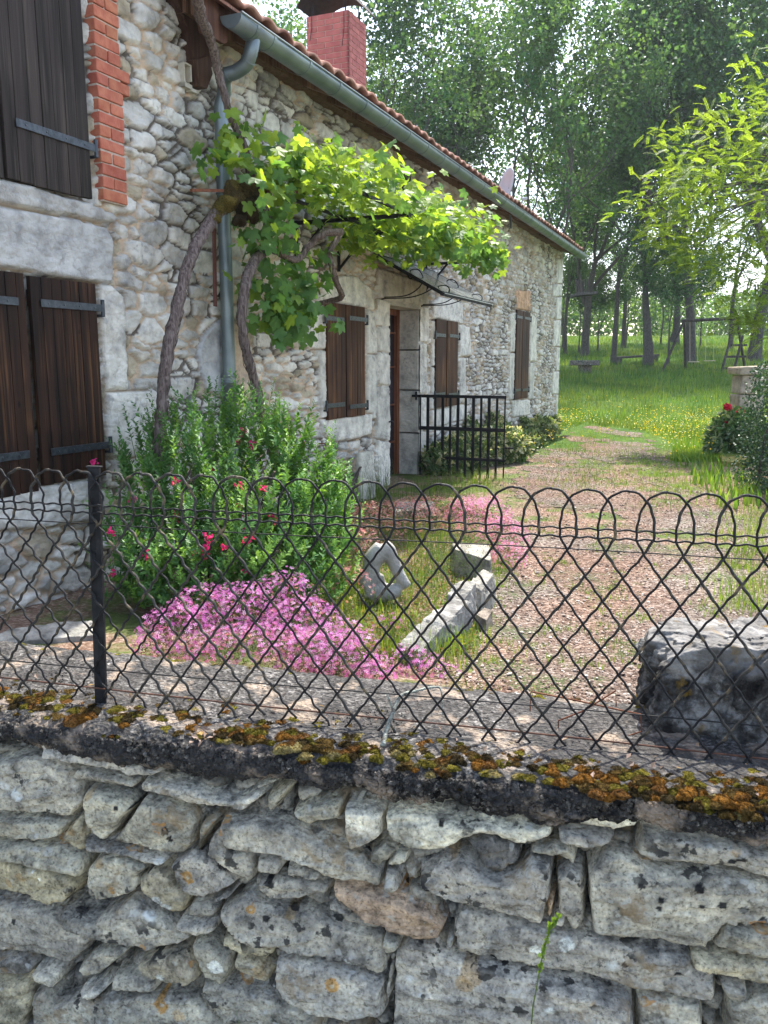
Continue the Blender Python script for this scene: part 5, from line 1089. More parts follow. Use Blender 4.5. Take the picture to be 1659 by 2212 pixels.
m_ = st_.modifiers.new('remesh', 'REMESH'); m_.mode = 'VOXEL'; m_.voxel_size = .009; m_.use_smooth_shade = True; s_ = st_.modifiers.new('smooth', 'SMOOTH'); s_.iterations = 8
tag(st_, 'weathered pale grey stone with a hole through it, standing in the flower bed', 'garden ornament')

# ================================================================== flowers and shrubs
ST5 = np.array([[0, 0, 0]]+[[cos(a)*r, sin(a)*r, .12*r] for k in range(5) for a, r in ((k/5*2*pi-.22, .85), (k/5*2*pi, 1.0), (k/5*2*pi+.22, .85))])
SF5 = np.array([[0, 1+3*k, 2+3*k] for k in range(5)]+[[0, 2+3*k, 3+3*k] for k in range(5)])
def cushion(lobes, nfl, nlf, label, cols, fs=(.007, .010), group='pink and coral flower cushions'):
    """lobes: (x, y, z, rx, ry, rz)"""
    lob = np.array(lobes); w = lob[:, 3]*lob[:, 4]; w /= w.sum(); c = lob[:, :3].mean(0); r = root('flower_cushion', tuple(lobes[0][:3]), label, 'flowers', group)
    def pts(n, rr): 
        k = rng.choice(len(lob), n, p=w); D = rdir(n, .6); D[:, 2] = np.abs(D[:, 2]); D /= np.linalg.norm(D, axis=1)[:, None]
        q = rr*(1+.10*fbm3(lob[k][:, :3]+D*.3, 9, 2, 7)[:, None]); return lob[k][:, :3]+D*lob[k][:, 3:6]*q, D
    P, D = pts(nlf, rng.uniform(.45, .98, (nlf, 1))); f = MB(); cc = np.array([(.06, .09, .03), (.04, .065, .025), (.10, .13, .05), (.14, .07, .07)])[rng.choice(4, nlf, p=[.4, .3, .15, .15])]
    scatter(f, LT5*np.array([1, .45, 1]), LF4, P, frames(rdir(nlf, .2), rng.uniform(0, 6, nlf)), rng.uniform(.012, .022, nlf), cc); adopt(f.build('foliage', MAT['petal'], r), r)
    P, D = pts(nfl, rng.uniform(.92, 1.14, (nfl, 1))); m = fbm3(P, 11, 2, 3) > -.25; P, D = P[m], D[m]; nfl = len(P); nrm = D*.7+rdir(nfl)*.55+np.array([0, -.35, .25])
    f = MB(); scatter(f, ST5, SF5, P, frames(nrm, rng.uniform(0, 6, nfl)), rng.uniform(*fs, nfl), np.array(cols)[rng.integers(0, len(cols), nfl)]*rng.uniform(.8, 1.15, (nfl, 1))); adopt(f.build('blossoms', MAT['petal'], r), r); return r
PK = ((.68, .17, .62), (.74, .27, .70), (.58, .11, .50), (.82, .48, .80), (.70, .22, .60))
def gl(px, py, z, rx, ry, rz): p = tp(px, py, z); return (p[0], p[1], z, rx, ry, rz)
cushion([gl(385, 1405, .46, .18, .22, .19), gl(440, 1375, .46, .20, .22, .22), gl(520, 1375, .46, .22, .26, .22), gl(615, 1350, .46, .17, .22, .24), gl(660, 1395, .46, .20, .24, .20), gl(720, 1430, .46, .20, .20, .15), gl(770, 1450, .46, .15, .16, .10), gl(560, 1440, .47, .3, .16, .17), gl(680, 1450, .47, .26, .16, .14), gl(340, 1410, .46, .09, .14, .09), gl(800, 1465, .46, .10, .10, .06)],
    5000, 8000, 'wide mound of bright pink creeping flowers spilling on to the wall behind the fence', PK, (.0072, .0108))
cushion([gl(1050, 1150, .44, .20, .30, .25), gl(1085, 1180, .42, .18, .28, .20), gl(1100, 1215, .40, .12, .18, .12), gl(1010, 1130, .44, .18, .25, .20)], 2600, 3000, 'tall pink flower clump at the far corner of the bed where the drive begins', ((.78, .24, .56), (.70, .20, .50), (.84, .40, .62)), (.006, .011))
cushion([gl(700, 1440+20, .46, .10, .08, .07), gl(880, 1445, .46, .14, .10, .09), gl(930, 1462, .45, .12, .08, .07), gl(840, 1370, .46, .08, .08, .09)], 420, 900, 'small pink flower sprigs beside the long edging stone', PK, (.006, .010))
cushion([gl(860, 1130, .45, .40, .35, .16), gl(780, 1150, .45, .28, .30, .20), gl(780, 1220, .46, .15, .18, .22), gl(940, 1115, .42, .45, .30, .15), gl(760, 1290, .46, .12, .12, .16)], 3200, 3600, 'airy coral-pink flower sprays around the holed grey stone', ((.75, .25, .28), (.80, .34, .38), (.62, .18, .22), (.75, .55, .40)), (.006, .011))
# heather-like green sprigs by the corner stones
sp_ = MB(); 
for k in range(160):
    p = np.array(tp(rng.uniform(925, 1040), rng.uniform(1170, 1250), .45)); L_ = rng.uniform(.08, .17); d = rdir(1, 1.4)[0]; n = 22
    tt = rng.random(n); P = p+d*L_*tt[:, None]; scatter(sp_, LT5*np.array([1, .5, 1]), LF4, P, frames(rdir(n, .6), rng.uniform(0, 6, n)), rng.uniform(.008, .014, n), np.array([[.07, .11, .055]])*rng.uniform(.7, 1.6, (n, 1)))
tag(sp_.build('heather', MAT['petal'], None), 'low dark green heather sprigs among the edging stones', 'plant')

# big flowering shrub against the house
sr = root('flowering_shrub', tuple(gpt(480, 1330)), 'large leafy green shrub dotted with crimson flowers, between the house wall and the fence', 'shrub')
# crown as many upright leafy shoots
lobes = []
for q in "300,960,5.15,.20 360,935,5.2,.22 430,900,5.2,.24 500,900,5.2,.25 560,925,5.1,.24 620,960,5.0,.24 675,1000,4.9,.22 700,1060,4.8,.20 330,1040,4.9,.28 420,1020,4.9,.34 520,1020,4.9,.34 610,1060,4.8,.32 300,1120,4.6,.28 390,1120,4.6,.36 490,1130,4.6,.38 590,1150,4.6,.36 680,1150,4.6,.28 280,1200,4.4,.24 370,1210,4.4,.34 470,1220,4.4,.36 570,1220,4.4,.34 660,1230,4.4,.28 700,1190,4.5,.24 690,1250,4.4,.22 700,1100,4.6,.24 340,1280,4.4,.25 430,1280,4.3,.28 530,1280,4.3,.26 720,1110,4.8,.18 260,1000,5.0,.12".split():
    x, y, Y_, r = [float(v) for v in q.split(',')]; lobes.append(tuple(atY(x, y, Y_))+(r*.92,))
lob = np.array(lobes)
SL = np.array([[0, 0, 0], [.30, .21, .06], [.70, .20, .04], [1, 0, -.06], [.70, -.20, .04], [.30, -.21, .06]]); SLF = np.array([[0, 1, 2], [0, 2, 3], [0, 3, 4], [0, 4, 5]])
lfm = MB(); stm = MB(); nsh = 1120
k = rng.choice(len(lob), nsh, p=lob[:, 3]**2/(lob[:, 3]**2).sum()); D = rdir(nsh, .35); rr = rng.random(nsh)**.35
tips = lob[k][:, :3]+D*(lob[k][:, 3]*rr)[:, None]; tips[:, 2] = np.maximum(tips[:, 2], .50); core = np.array(atY(480, 1290, 4.75))
for i in range(nsh):
    d = (tips[i]-core); d = d/np.linalg.norm(d)*.5+np.array([0, -.1, .75])+rng.normal(0, .25, 3); d /= np.linalg.norm(d); L_ = rng.uniform(.14, .26)*(1.5 if tips[i, 2] > 1.15 and rng.random() < .35 else 1)
    n = int(13+L_*52); tt = np.linspace(0, 1, n); P = tips[i]+d*(tt-.6)[:, None]*L_
    out = np.cross(d, rdir(n)); out /= np.linalg.norm(out, axis=1)[:, None]; Xd_ = out*.8+d*.6; Xd_ /= np.linalg.norm(Xd_, axis=1)[:, None]
    Nn = d-Xd_*(Xd_ @ d)[:, None]+rng.normal(0, .25, (n, 3)); Nn -= Xd_*np.sum(Nn*Xd_, 1)[:, None]; Nn /= np.linalg.norm(Nn, axis=1)[:, None]
    Rm = np.stack([Xd_, np.cross(Nn, Xd_), Nn], 2); cl = np.array([[.75, .9, .8]])*rng.uniform(.8, 1.2) if rng.random() < .75-.5*(tips[i, 0]+1.3) else np.array([[1.35, 1.35, .8]])*rng.uniform(.85, 1.15)  # sprigs tinted brighter and yellower towards the right, painting in the lit side
    scatter(lfm, SL, SLF, P, Rm, (1-.55*tt)*rng.uniform(.040, .058), np.repeat(cl, n, 0))
    if tips[i, 2] > .9 and i % 3 == 0: tube(stm, [P[0]-d*.12, P[-1]], [.0022, .0010], 4)
adopt(lfm.build('foliage', MAT['shrub'], sr), sr); adopt(stm.build('stems', MAT['stem'], sr), sr)
bs = MB()
for k in range(9):
    a = np.array([core[0]+rng.uniform(-.35, .35), core[1]+rng.uniform(-.1, .2), .40]); tube(bs, spline([a, a+np.array([rng.uniform(-.1, .1), 0, .3]), a+np.array([rng.uniform(-.3, .3), rng.uniform(-.2, .2), .7])], 4), [.012]+[.008]*8 if False else .008, 6)
adopt(bs.build('branches', MAT['vinebark'], sr), sr)
PT = np.array([[0, 0, 0], [.6, .55, .35], [1.1, .25, .1], [1.1, -.25, .1], [.6, -.55, .35]]); PF = np.array([[0, 1, 2], [0, 2, 3], [0, 3, 4]])
for q in "204,1000 457,1018 518,1047 570,1057 534,1115 379,1123 318,1199 243,1239 241,1149 531,1237 450,1160 450,1175 443,1187 538,1162 530,1170 545,960 547,970 515,955 528,930 655,960 288,1082 516,1092 380,1115 530,1140 490,1182 420,1190 600,1122 590,1112 445,1200 660,1115 380,1040".split():
    x, y = [float(v) for v in q.split(',')]; p = np.array(atY(x, y, 4.25 if y > 1140 else (4.5 if y > 1020 else 4.95))); fl = MB(); n = 12
    scatter(fl, PT, PF, p+rng.normal(0, .009, (n, 3)), frames(rdir(n), rng.uniform(0, 6, n)), rng.uniform(.013, .021, n), np.array([[.80, .04, .26]])*rng.uniform(.75, 1.2, (n, 1))); tube(fl, [p+np.array([0, .01, -.07]), p], .0012, 4, col=(.1, .2, .05))
    adopt(fl.build('flower', MAT['petal'], sr), sr)

# ---- grape vine
VL = []
for a, r in ((0, 1.0), (18, .78), (34, .60), (48, .86), (60, .92), (76, .70), (92, .52), (108, .66), (125, .70), (140, .55), (158, .45), (172, .22)):
    VL.append((r*cos(R_(a)), r*sin(R_(a))*.95))
VL = VL+[(x, -y) for x, y in VL[:0:-1]]
VT = np.array([[.0, 0, .0]]+[[x, y, -.16*(x*x+y*y)+.05*abs(y)] for x, y in VL]); nV = len(VL); VF = np.array([[0, 1+i, 1+(i+1) % nV] for i in range(nV)])
VT[:, 0] += .25
vn = root('grape_vine', tuple(hp(345, 930, .35)), 'old grape vine with two twisted trunks trained over the door of the house', 'vine')
lv = MB(); MAT['shoot'] = simple('green_shoots', (.22, .26, .06), (.35, .30, .10), 20, .7, 0)
def vleaves(c, sp_r, n, size, up=.55, out=(.5, -.7, .0), light=.5):
    P = c+rng.normal(0, 1, (n, 3))*sp_r; Nn = rdir(n)*.8+np.array(out)*.55+np.array([0, 0, up]); 
    hang = np.array([0, 0, -1.])+rng.normal(0, .45, (n, 3))+np.array(NN)*.35
    Nn /= np.linalg.norm(Nn, axis=1)[:, None]; Xd_ = hang-Nn*np.sum(hang*Nn, 1)[:, None]; Xd_ /= np.linalg.norm(Xd_, axis=1)[:, None]
    Rm = np.stack([Xd_, np.cross(Nn, Xd_), Nn], 2); sz = rng.uniform(.55, 1.15, n)*size
    yng_lit = rng.random((n, 1)) < light; K = np.where(yng_lit, np.array([[1.45, 1.38, .80]]), np.array([[.68, .88, .90]]))*rng.uniform(.8, 1.15, (n, 1))  # young and sunlit leaves share the bright tint; dark tint paints the shaded ones
    scatter(lv, VT, VF, P, Rm, sz, K)
def S_(s, d, z): return np.array(hpt(s, d, z))
for k in range(560):               # the mat over the door
    f = rng.random(); s = -3.35+3.58*f; dd = rng.uniform(.15, 1.18); zc = 3.0+.10*sin(f*9)-.10*(f > .85); vleaves(S_(s, dd, zc+rng.uniform(-.15, .17)), np.array([.10, .10, .08]), 4, .073, .9, light=.7)
for k in range(60):                # front fringe hanging
    f = rng.random()**.8; s = -2.4+2.6*f; vleaves(S_(s, 1.1, 2.86-.12*rng.random()), np.array([.08, .06, .07]), 5, .074, .2, light=.25)
for x, y, d_, n in ((600, 560, .5, 14), (640, 580, .5, 18), (680, 600, .55, 14), (600, 620, .5, 18), (640, 640, .5, 26), (675, 650, .5, 20), (590, 660, .45, 22), (620, 690, .5, 26), (650, 700, .5, 16), (580, 690, .4, 12), (625, 715, .5, 14), (560, 560, .4, 14), (590, 520, .5, 16), (690, 560, .55, 10), (570, 610, .45, 12), (575, 470, .5, 14), (600, 490, .6, 14), (540, 500, .5, 8)):
    vleaves(np.array(hp(x, y, d_)), np.array([.08, .07, .07]), n, .082, .12, light=.12)
for x, y, d_, n in ((520, 270, .35, 8), (545, 290, .4, 12), (560, 330, .45, 7), (500, 320, .35, 14), (480, 340, .35, 7), (465, 320, .3, 6), (570, 370, .5, 18), (455, 350, .3, 7), (600, 350, .5, 16), (475, 240, .3, 2), (640, 330, .6, 14), (600, 400, .5, 14), (560, 410, .6, 12), (650, 380, .6, 12), (680, 310, .6, 6)):
    vleaves(np.array(hp(x, y, d_)), np.array([.07, .06, .06]), n, .080, .5, light=.65)
# upright young shoots with small leaves and tendrils
for q in "645,265,700,340 670,300,690,350 700,300,720,360 765,320,780,370 745,330,740,370 810,335,805,380 820,350,830,390 840,345,845,395 860,385,865,420 905,395,900,430 940,420,930,450 985,445,975,490 1010,455,1005,495 1050,480,1045,510 1020,460,1030,500 555,265,545,300 890,375,880,420 720,325,725,370 955,430,960,470".split():
    x0, y0, x1, y1 = [float(v) for v in q.split(',')]; sh = MB(); dd = .95 if x0 > 650 else .4; a = np.array(hp(x1, y1, dd)); b2 = np.array(hp(x0, y0, dd)); m_ = (a+b2)/2+rng.normal(0, .03, 3); Q = spline([a, m_, b2], 5)
    tube(sh, Q, lin(.0035, .0013, len(Q)), 5)
    for p in Q[3:]: vleaves(p, np.array([.02, .02, .02]), 2, .026, .4, light=1.0)
    for t_ in range(2): p = Q[-1-t_*2]; tube(sh, spline([p, p+rng.normal(0, .03, 3)+np.array([0, 0, .03]), p+rng.normal(0, .05, 3)+np.array([0, 0, .03])], 4), .0009, 4)
    adopt(sh.build('shoot', MAT['shoot'], vn), vn)
adopt(lv.build('foliage', MAT['vine'], vn), vn)
def trunk(pts, rad, d_, name='trunk', mat='vinebark', rough=.10):
    P = [np.array(hp(p[0], p[1], p[2] if len(p) > 2 else d_)) for p in pts]; Q = spline(P, 9); r = np.interp(np.linspace(0, 1, len(Q)), np.linspace(0, 1, len(rad)), rad)
    r = r*(1+.12*fbm(np.arange(len(Q))*.35, np.arange(len(Q))*0+pts[0][0], 3, 5)); Q += .006*np.stack([fbm(np.arange(len(Q))*.3, np.arange(len(Q))*0+k, 2, 6) for k in range(3)], 1)
    n = 14; an = np.arange(n); mb = MB(); tube(mb, Q, r, n, rough=rough); 
    # peeling bark strips
    for k in range(int(len(Q)*2.2)):
        i = rng.integers(0, len(Q)-4); a = rng.uniform(0, 2*pi); ofs = np.array([cos(a), sin(a)*.6, .0])*r[i]*1.02; tube(mb, [Q[i]+ofs, Q[i+2]+ofs*1.12+rng.normal(0, .002, 3), Q[min(i+4, len(Q)-1)]+ofs*rng.uniform(.9, 1.3)], [.0012, .0032, .0008], 4)
    adopt(mb.build(name, MAT[mat], vn, True), vn)
trunk([(340, 1010), (346, 930), (349, 870), (356, 800), (366, 740), (384, 660), (400, 590), (424, 530), (448, 490), (470, 455), (500, 440)], (.040, .036, .034, .036, .035, .034, .036, .040, .045), .36)
trunk([(545, 435, .4), (540, 370, .36), (525, 310, .34), (497, 250, .3), (484, 200, .28), (470, 150, .26), (455, 90, .3), (436, 40, .36), (420, -20, .42)], (.032, .024, .022, .025, .028, .032, .034), .3)
trunk([(600, 1000), (578, 930), (560, 870), (548, 820), (532, 760), (522, 700), (525, 640), (534, 600), (552, 560), (572, 540), (580, 500), (570, 450), (545, 425)], (.038, .035, .032, .030, .032, .036, .034, .03, .03), .45)
trunk([(735, 505, .6), (712, 545, .6), (716, 575, .6), (728, 615, .5), (738, 640, .4), (715, 650, .25), (680, 658, .12)], (.022, .020, .024, .022, .024, .02), .5)
trunk([(737, 500, .7), (700, 505, .7), (668, 530, .6), (640, 560, .55), (600, 545, .5), (575, 530, .45)], (.026, .026, .022, .022, .022), .5)
# mossy burl at the fork
bu = MB()
def lump(c, r, col, fz=500):
    m, n = 14, 18; th, ph = np.meshgrid(np.linspace(0, pi, m), np.arange(n)/n*2*pi, indexing='ij'); D = np.stack([np.sin(th)*np.cos(ph), np.sin(th)*np.sin(ph), np.cos(th)], -1).reshape(-1, 3)
    V = c+D*(r*.85*(1+1.1*fbm3(c+D*r, 24, 3, 9)))[:, None]; i, j = np.meshgrid(np.arange(m-1), np.arange(n), indexing='ij'); j2 = (j+1) % n
    bu.add(V, np.stack([i*n+j, (i+1)*n+j, (i+1)*n+j2, i*n+j2], -1).reshape(-1, 4), np.array(col)*(1+.6*fbm3(V, 40, 2, 4))[:, None])
    D = rdir(fz); b = c+D*r*.98; sd_ = np.cross(D, rdir(fz))*.0012; L_ = rng.uniform(.006, .018, fz)[:, None]; K = np.repeat(np.array(col)*rng.uniform(.6, 2.0, (fz, 1)), 3, 0)
    bu.add(np.stack([b-sd_, b+sd_, b+(D+rng.normal(0, .5, D.shape))*L_], 1).reshape(-1, 3), np.arange(fz*3).reshape(-1, 3), K)
for x, y, d_, r, g_ in ((505, 425, .42, .075, 0), (488, 440, .40, .055, 1), (530, 410, .44, .06, 0), (545, 430, .46, .065, 2), (528, 450, .46, .07, 2), (545, 465, .47, .055, 2), (500, 405, .40, .045, 1), (472, 452, .38, .045, 1), (560, 415, .45, .045, 2), (520, 475, .46, .045, 2), (462, 470, .37, .038, 1), (548, 395, .42, .04, 0)):
    lump(np.array(hp(x, y, d_)), r, ((.075, .055, .028), (.11, .088, .028), (.04, .03, .02))[g_])
adopt(bu.build('mossy_burl', MAT['moss'], vn, True), vn)
# the iron it is tied to
fr = root('vine_support', tuple(hp(462, 560, .3)), 'rusty flat bars and black angle brackets carrying the vine over the door', 'support frame')
m_ = MB(); a, b2 = hp(462, 470, .2), hp(465, 662, .2); bar(m_, a, b2, .035, .012, up=tuple(NN)); adopt(m_.build('upright', MAT['redbar'], fr, bevel=.002), fr)
m_ = MB(); bar(m_, hp(413, 411, .34), hp(655, 415, .5), .018, .018); bar(m_, hp(425, 410, 0), hp(425, 411, .34), .018); adopt(m_.build('crossbar', MAT['rust'], fr), fr)
zb = hw(745, 508, .1)[1]
for s0_, dlen in ((hw(658, 505, .1)[0], 1.05), (hw(748, 508, .1)[0], 1.05), (1.0, 1.0)):
    m_ = MB(); z = 2.88; bar(m_, hpt(s0_, 0, z), hpt(s0_, dlen, z), .03); bar(m_, hpt(s0_, .02, z-.30), hpt(s0_, .30, z), .02); bar(m_, hpt(s0_, .02, z-.32), hpt(s0_, .02, z+.02), .03); adopt(m_.build('bracket', MAT['iron'], fr), fr)
for dd in (.45, 1.02):
    m_ = MB(); bar(m_, hpt(-3.2, dd, 2.90), hpt(1.0, dd, 2.90), .022); adopt(m_.build('rail', MAT['iron'], fr), fr)

# ---- variegated plants at the foot of the wall behind the gate
def leafclump(name, label, cat, centers, n, size, cols, mat='petal', up=.4, T=SL, F=SLF, sx_=1, grp=None):
    mb = MB(); P = []
    for x, y, r, h in centers:
        p = gpt(x, y); k = int(n*r*r*40)+30; D = rdir(k, .2); q = rng.random((k, 1))**.4; P.append(np.array([p.x, p.y, p.z+h*.45])+D*q*np.array([r, r, h*.55]))
    P = np.concatenate(P); P[:, 2] = np.maximum(P[:, 2], gz(P[:, 0], P[:, 1])+.02); hs = (P[:, :2]-np.array(H0.xy)) @ np.array([[U.x, NN.x], [U.y, NN.y]]); P = P[~((hs[:, 1] < .04) & (hs[:, 0] < 9.33))]; N = len(P)
    scatter(mb, T, F, P, frames(rdir(N, up), rng.uniform(0, 6, N)), rng.uniform(.7, 1.3, N)*size, np.array(cols)[rng.integers(0, len(cols), N)]*rng.uniform(.75, 1.2, (N, 1)))
    return tag(mb.build(name, MAT[mat]), label, cat, grp)
leafclump('euonymus', 'dense green and cream variegated shrub at the wall foot behind the iron gate', 'shrub', [(945, 1026, .20, .36), (972, 1020, .24, .42), (1005, 1012, .30, .45), (1040, 1003, .32, .5), (1075, 1000, .33, .5), (1100, 995, .3, .45), (1060, 975, .30, .6), (1000, 990, .26, .6), (960, 1000, .24, .5)], 1100, .075, ((.10, .16, .06), (.07, .12, .05), (.42, .44, .26), (.60, .60, .42), (.12, .20, .07)))
leafclump('wall_plants', 'grey-green leafy perennials at the far corner of the house', 'plants', [(1130, 950, .22, .4), (1155, 940, .22, .38), (1180, 935, .2, .3), (1125, 975, .25, .3), (1150, 965, .2, .25), (1175, 950, .25, .3), (1192, 925, .2, .3)], 420, .09, ((.14, .20, .08), (.20, .28, .12), (.40, .42, .28), (.10, .16, .07)))
# ---- right-hand side: hedge, peony, mossy stone, pillar
hd = root('clipped_hedge', (4.3, 8.4, .35), 'dark green clipped hedge at the right edge beside the drive', 'hedge')
N = 52000; P = rng.random((N, 3))*np.array([1.9, 2.0, 1.45])+np.array([3.80, 7.4, .3]); q = np.abs((P-np.array([4.75, 8.4, .9]))/np.array([.95, 1.0, .86])); e = (q**5).sum(1)**.2
nn = fbm3(P, 2.6, 3, 61)*.16+fbm3(P, 7, 2, 62)*.07; P = P[(e+nn < 1.0) & (e+nn > .74)]; N = len(P); mb = MB()
scatter(mb, SL*np.array([1, 1.5, 1]), SLF, P, frames(rdir(N, .5), rng.uniform(0, 6, N)), rng.uniform(.022, .038, N), rng.uniform(.6, 1.5, (N, 1))*np.array([[1., 1, 1.]])); adopt(mb.build('foliage', MAT['hedge'], hd), hd)
mb = MB(); 
for k in range(14): a = np.array([rng.uniform(3.9, 5.2), rng.uniform(7.8, 9.1), .3]); tube(mb, [a, a+np.array([rng.uniform(-.1, .1), 0, .6]), a+np.array([rng.uniform(-.3, .3), rng.uniform(-.3, .3), 1.1])], [.02, .014, .006], 6)
adopt(mb.build('branches', MAT['bark'], hd), hd)
pr = root('peony', tuple(gpt(1572, 985)), 'peony bush with crimson double blooms in front of the hedge', 'flowering plant')
o_ = leafclump('foliage', None, None, [(1560, 985, .26, .5), (1578, 985, .30, .72), (1604, 990, .34, .7), (1548, 990, .18, .35), (1592, 965, .3, .7)], 420, .09, ((.09, .18, .06), (.13, .24, .08), (.34, .40, .24), (.06, .13, .05))); adopt(o_, pr)
for x, y, r in ((1572, 879, .070), (1600, 891, .074), (1569, 911, .030)):
    c = np.array(atY(x, y, gpt(1572, 985).y-.25)); fl = MB(); n = 90; D = rdir(n, .2); scatter(fl, PT, PF, c+D*r*rng.uniform(.3, .75, (n, 1)), frames(D+rng.normal(0, .3, (n, 3)), rng.uniform(0, 6, n)), rng.uniform(.3, .55, n)*r, np.array([[.62, .012, .06]])*rng.uniform(.6, 1.3, (n, 1)))
    adopt(fl.build('bloom', MAT['petal'], pr), pr); s_ = MB(); tube(s_, [c, c+np.array([.03, .1, -.45])], .005, 5); adopt(s_.build('flower_stalk', MAT['stem'], pr), pr)
pc = gpt(1598, 890); pm_ = MB(); w = .42
py_ = 13.2; pc = atY(1606, 880, py_); zt2 = EYE+ray(1600, 791)[1]*py_
for z0, z1, k in ((.2, 1.22, 0), (1.24, zt2-.14, .01), (zt2-.12, zt2, -.05)): box(pm_, (pc.x-.13+k, py_-.15+k, z0), (.40-2*k, 0, 0), (0, .4-2*k, 0), (0, 0, z1-z0), (.42, .36, .30), jit=.008)
tag(pm_.build('stone_pillar', MAT['house'], bevel=.02), 'short weathered stone gate pillar standing behind the hedge', 'pillar')
rock([tp(1560, 996, .42), tp(1614, 1000, .42), tp(1614, 980, .44), tp(1556, 978, .43)], .3, .43, (.9, .80, .22), 15, 'mossy_stone', 'flat stone covered in yellow moss beside the hedge', 'stone', amp=.02)
bm_ = MB(); XY = []
for q in "1500,1010 1520,1030 1540,1040 1560,1050 1580,1040 1600,1045 1545,1060 1570,1075 1600,1070 1620,1090 1590,1095 1630,1060 1510,1045 1535,1015".split():
    x, y = [float(v) for v in q.split(',')]; p = gpt(x, y); XY.append(np.array([p.x, p.y])+rng.normal(0, .10, (14, 2)))
XY = np.concatenate(XY); blades(bm_, XY, rng.uniform(.10, .24, len(XY)), rng.uniform(.02, .038, len(XY)), 1.3, ((.85, .95, .8), (1.1, 1.1, .8), (.6, .8, .65)))
tag(bm_.build('strap_leaved_plants', MAT['grass'], None), 'bright green strap-leaved plants sprouting in front of the hedge', 'plants', kind='stuff')
# ---- tools leaning by the door, grass stalk in front of the wall
for pa, pb, r_, lb_ in (((745, 1075, .45), (797, 975, .08), .013, 'longer, more slanting old pole leaning on the house wall left of the door'), ((760, 1085, .5), (782, 985, .08), .011, 'shorter, steeper old pole leaning on the house wall left of the door')):
    tl = MB(); tube(tl, [hp(*pa), hp(*pb)], r_, 7); tag(tl.build('wooden_pole', MAT['oldwood']), lb_, 'pole', 'old poles by the door')
sl_ = MB(); box(sl_, hp(812, 1075, .22), U*.34, NN*.07, (0, 0, .50), (.5, .49, .44), jit=.012); 
tag(sl_.build('leaning_slab', MAT['house'], bevel=.03), 'pale stone slab standing on edge against the wall left of the door', 'stone slab').location = tuple(U*-.40+NN*-.05)
gs_ = root('grass_stalk', (.55, 1.42, 0), 'single green flowering grass stalk rising in front of the low stone wall', 'grass stalk'); mb = MB(); Q = spline([atY(x, y, 1.42) for x, y in ((1136, 2460), (1148, 2212), (1158, 2140), (1170, 2075), (1186, 2015), (1206, 1980))], 7); Q = np.vstack([[Q[0][0]-.02, Q[0][1], -.24], Q]); tube(mb, Q, lin(.0016, .0007, len(Q)), 6); adopt(mb.build('stem', MAT['grass'], gs_), gs_)
mb = MB(); n = 110; i = rng.uniform(len(Q)*.5, len(Q)-1.01, n); q = Q[i.astype(int)]+(Q[i.astype(int)+1]-Q[i.astype(int)])*(i % 1)[:, None]; scatter(mb, SL*np.array([1, 1.3, 1]), SLF, q+rng.normal(0, .0022, (n, 3)), frames(np.cross(rdir(n), [0.4, 0, 1.]), rng.uniform(-.5, .5, n)+pi/2), rng.uniform(.006, .012, n), np.array([[1.1, 1.2, .8]])*rng.uniform(.8, 1.2, (n, 1))); adopt(mb.build('seed_head', MAT['grass'], gs_), gs_)
mb = MB(); XY = np.concatenate([rng.normal((-.22, 1.62), (.05, .02), (26, 2)), rng.normal((.35, 1.5), (.5, .05), (160, 2))]); hh = rng.uniform(.05, .22, len(XY)); hh[:26] = rng.uniform(.30, .45, 26)
blades(mb, XY, hh, rng.uniform(.003, .005, len(XY)), 1, ((1.1, 1.2, .8), (1., 1, .7)), z=np.full(len(XY), -.24)); tag(mb.build('verge_grass', MAT['grass']), 'grass blades at the foot of the low stone wall', 'grass', kind='stuff')
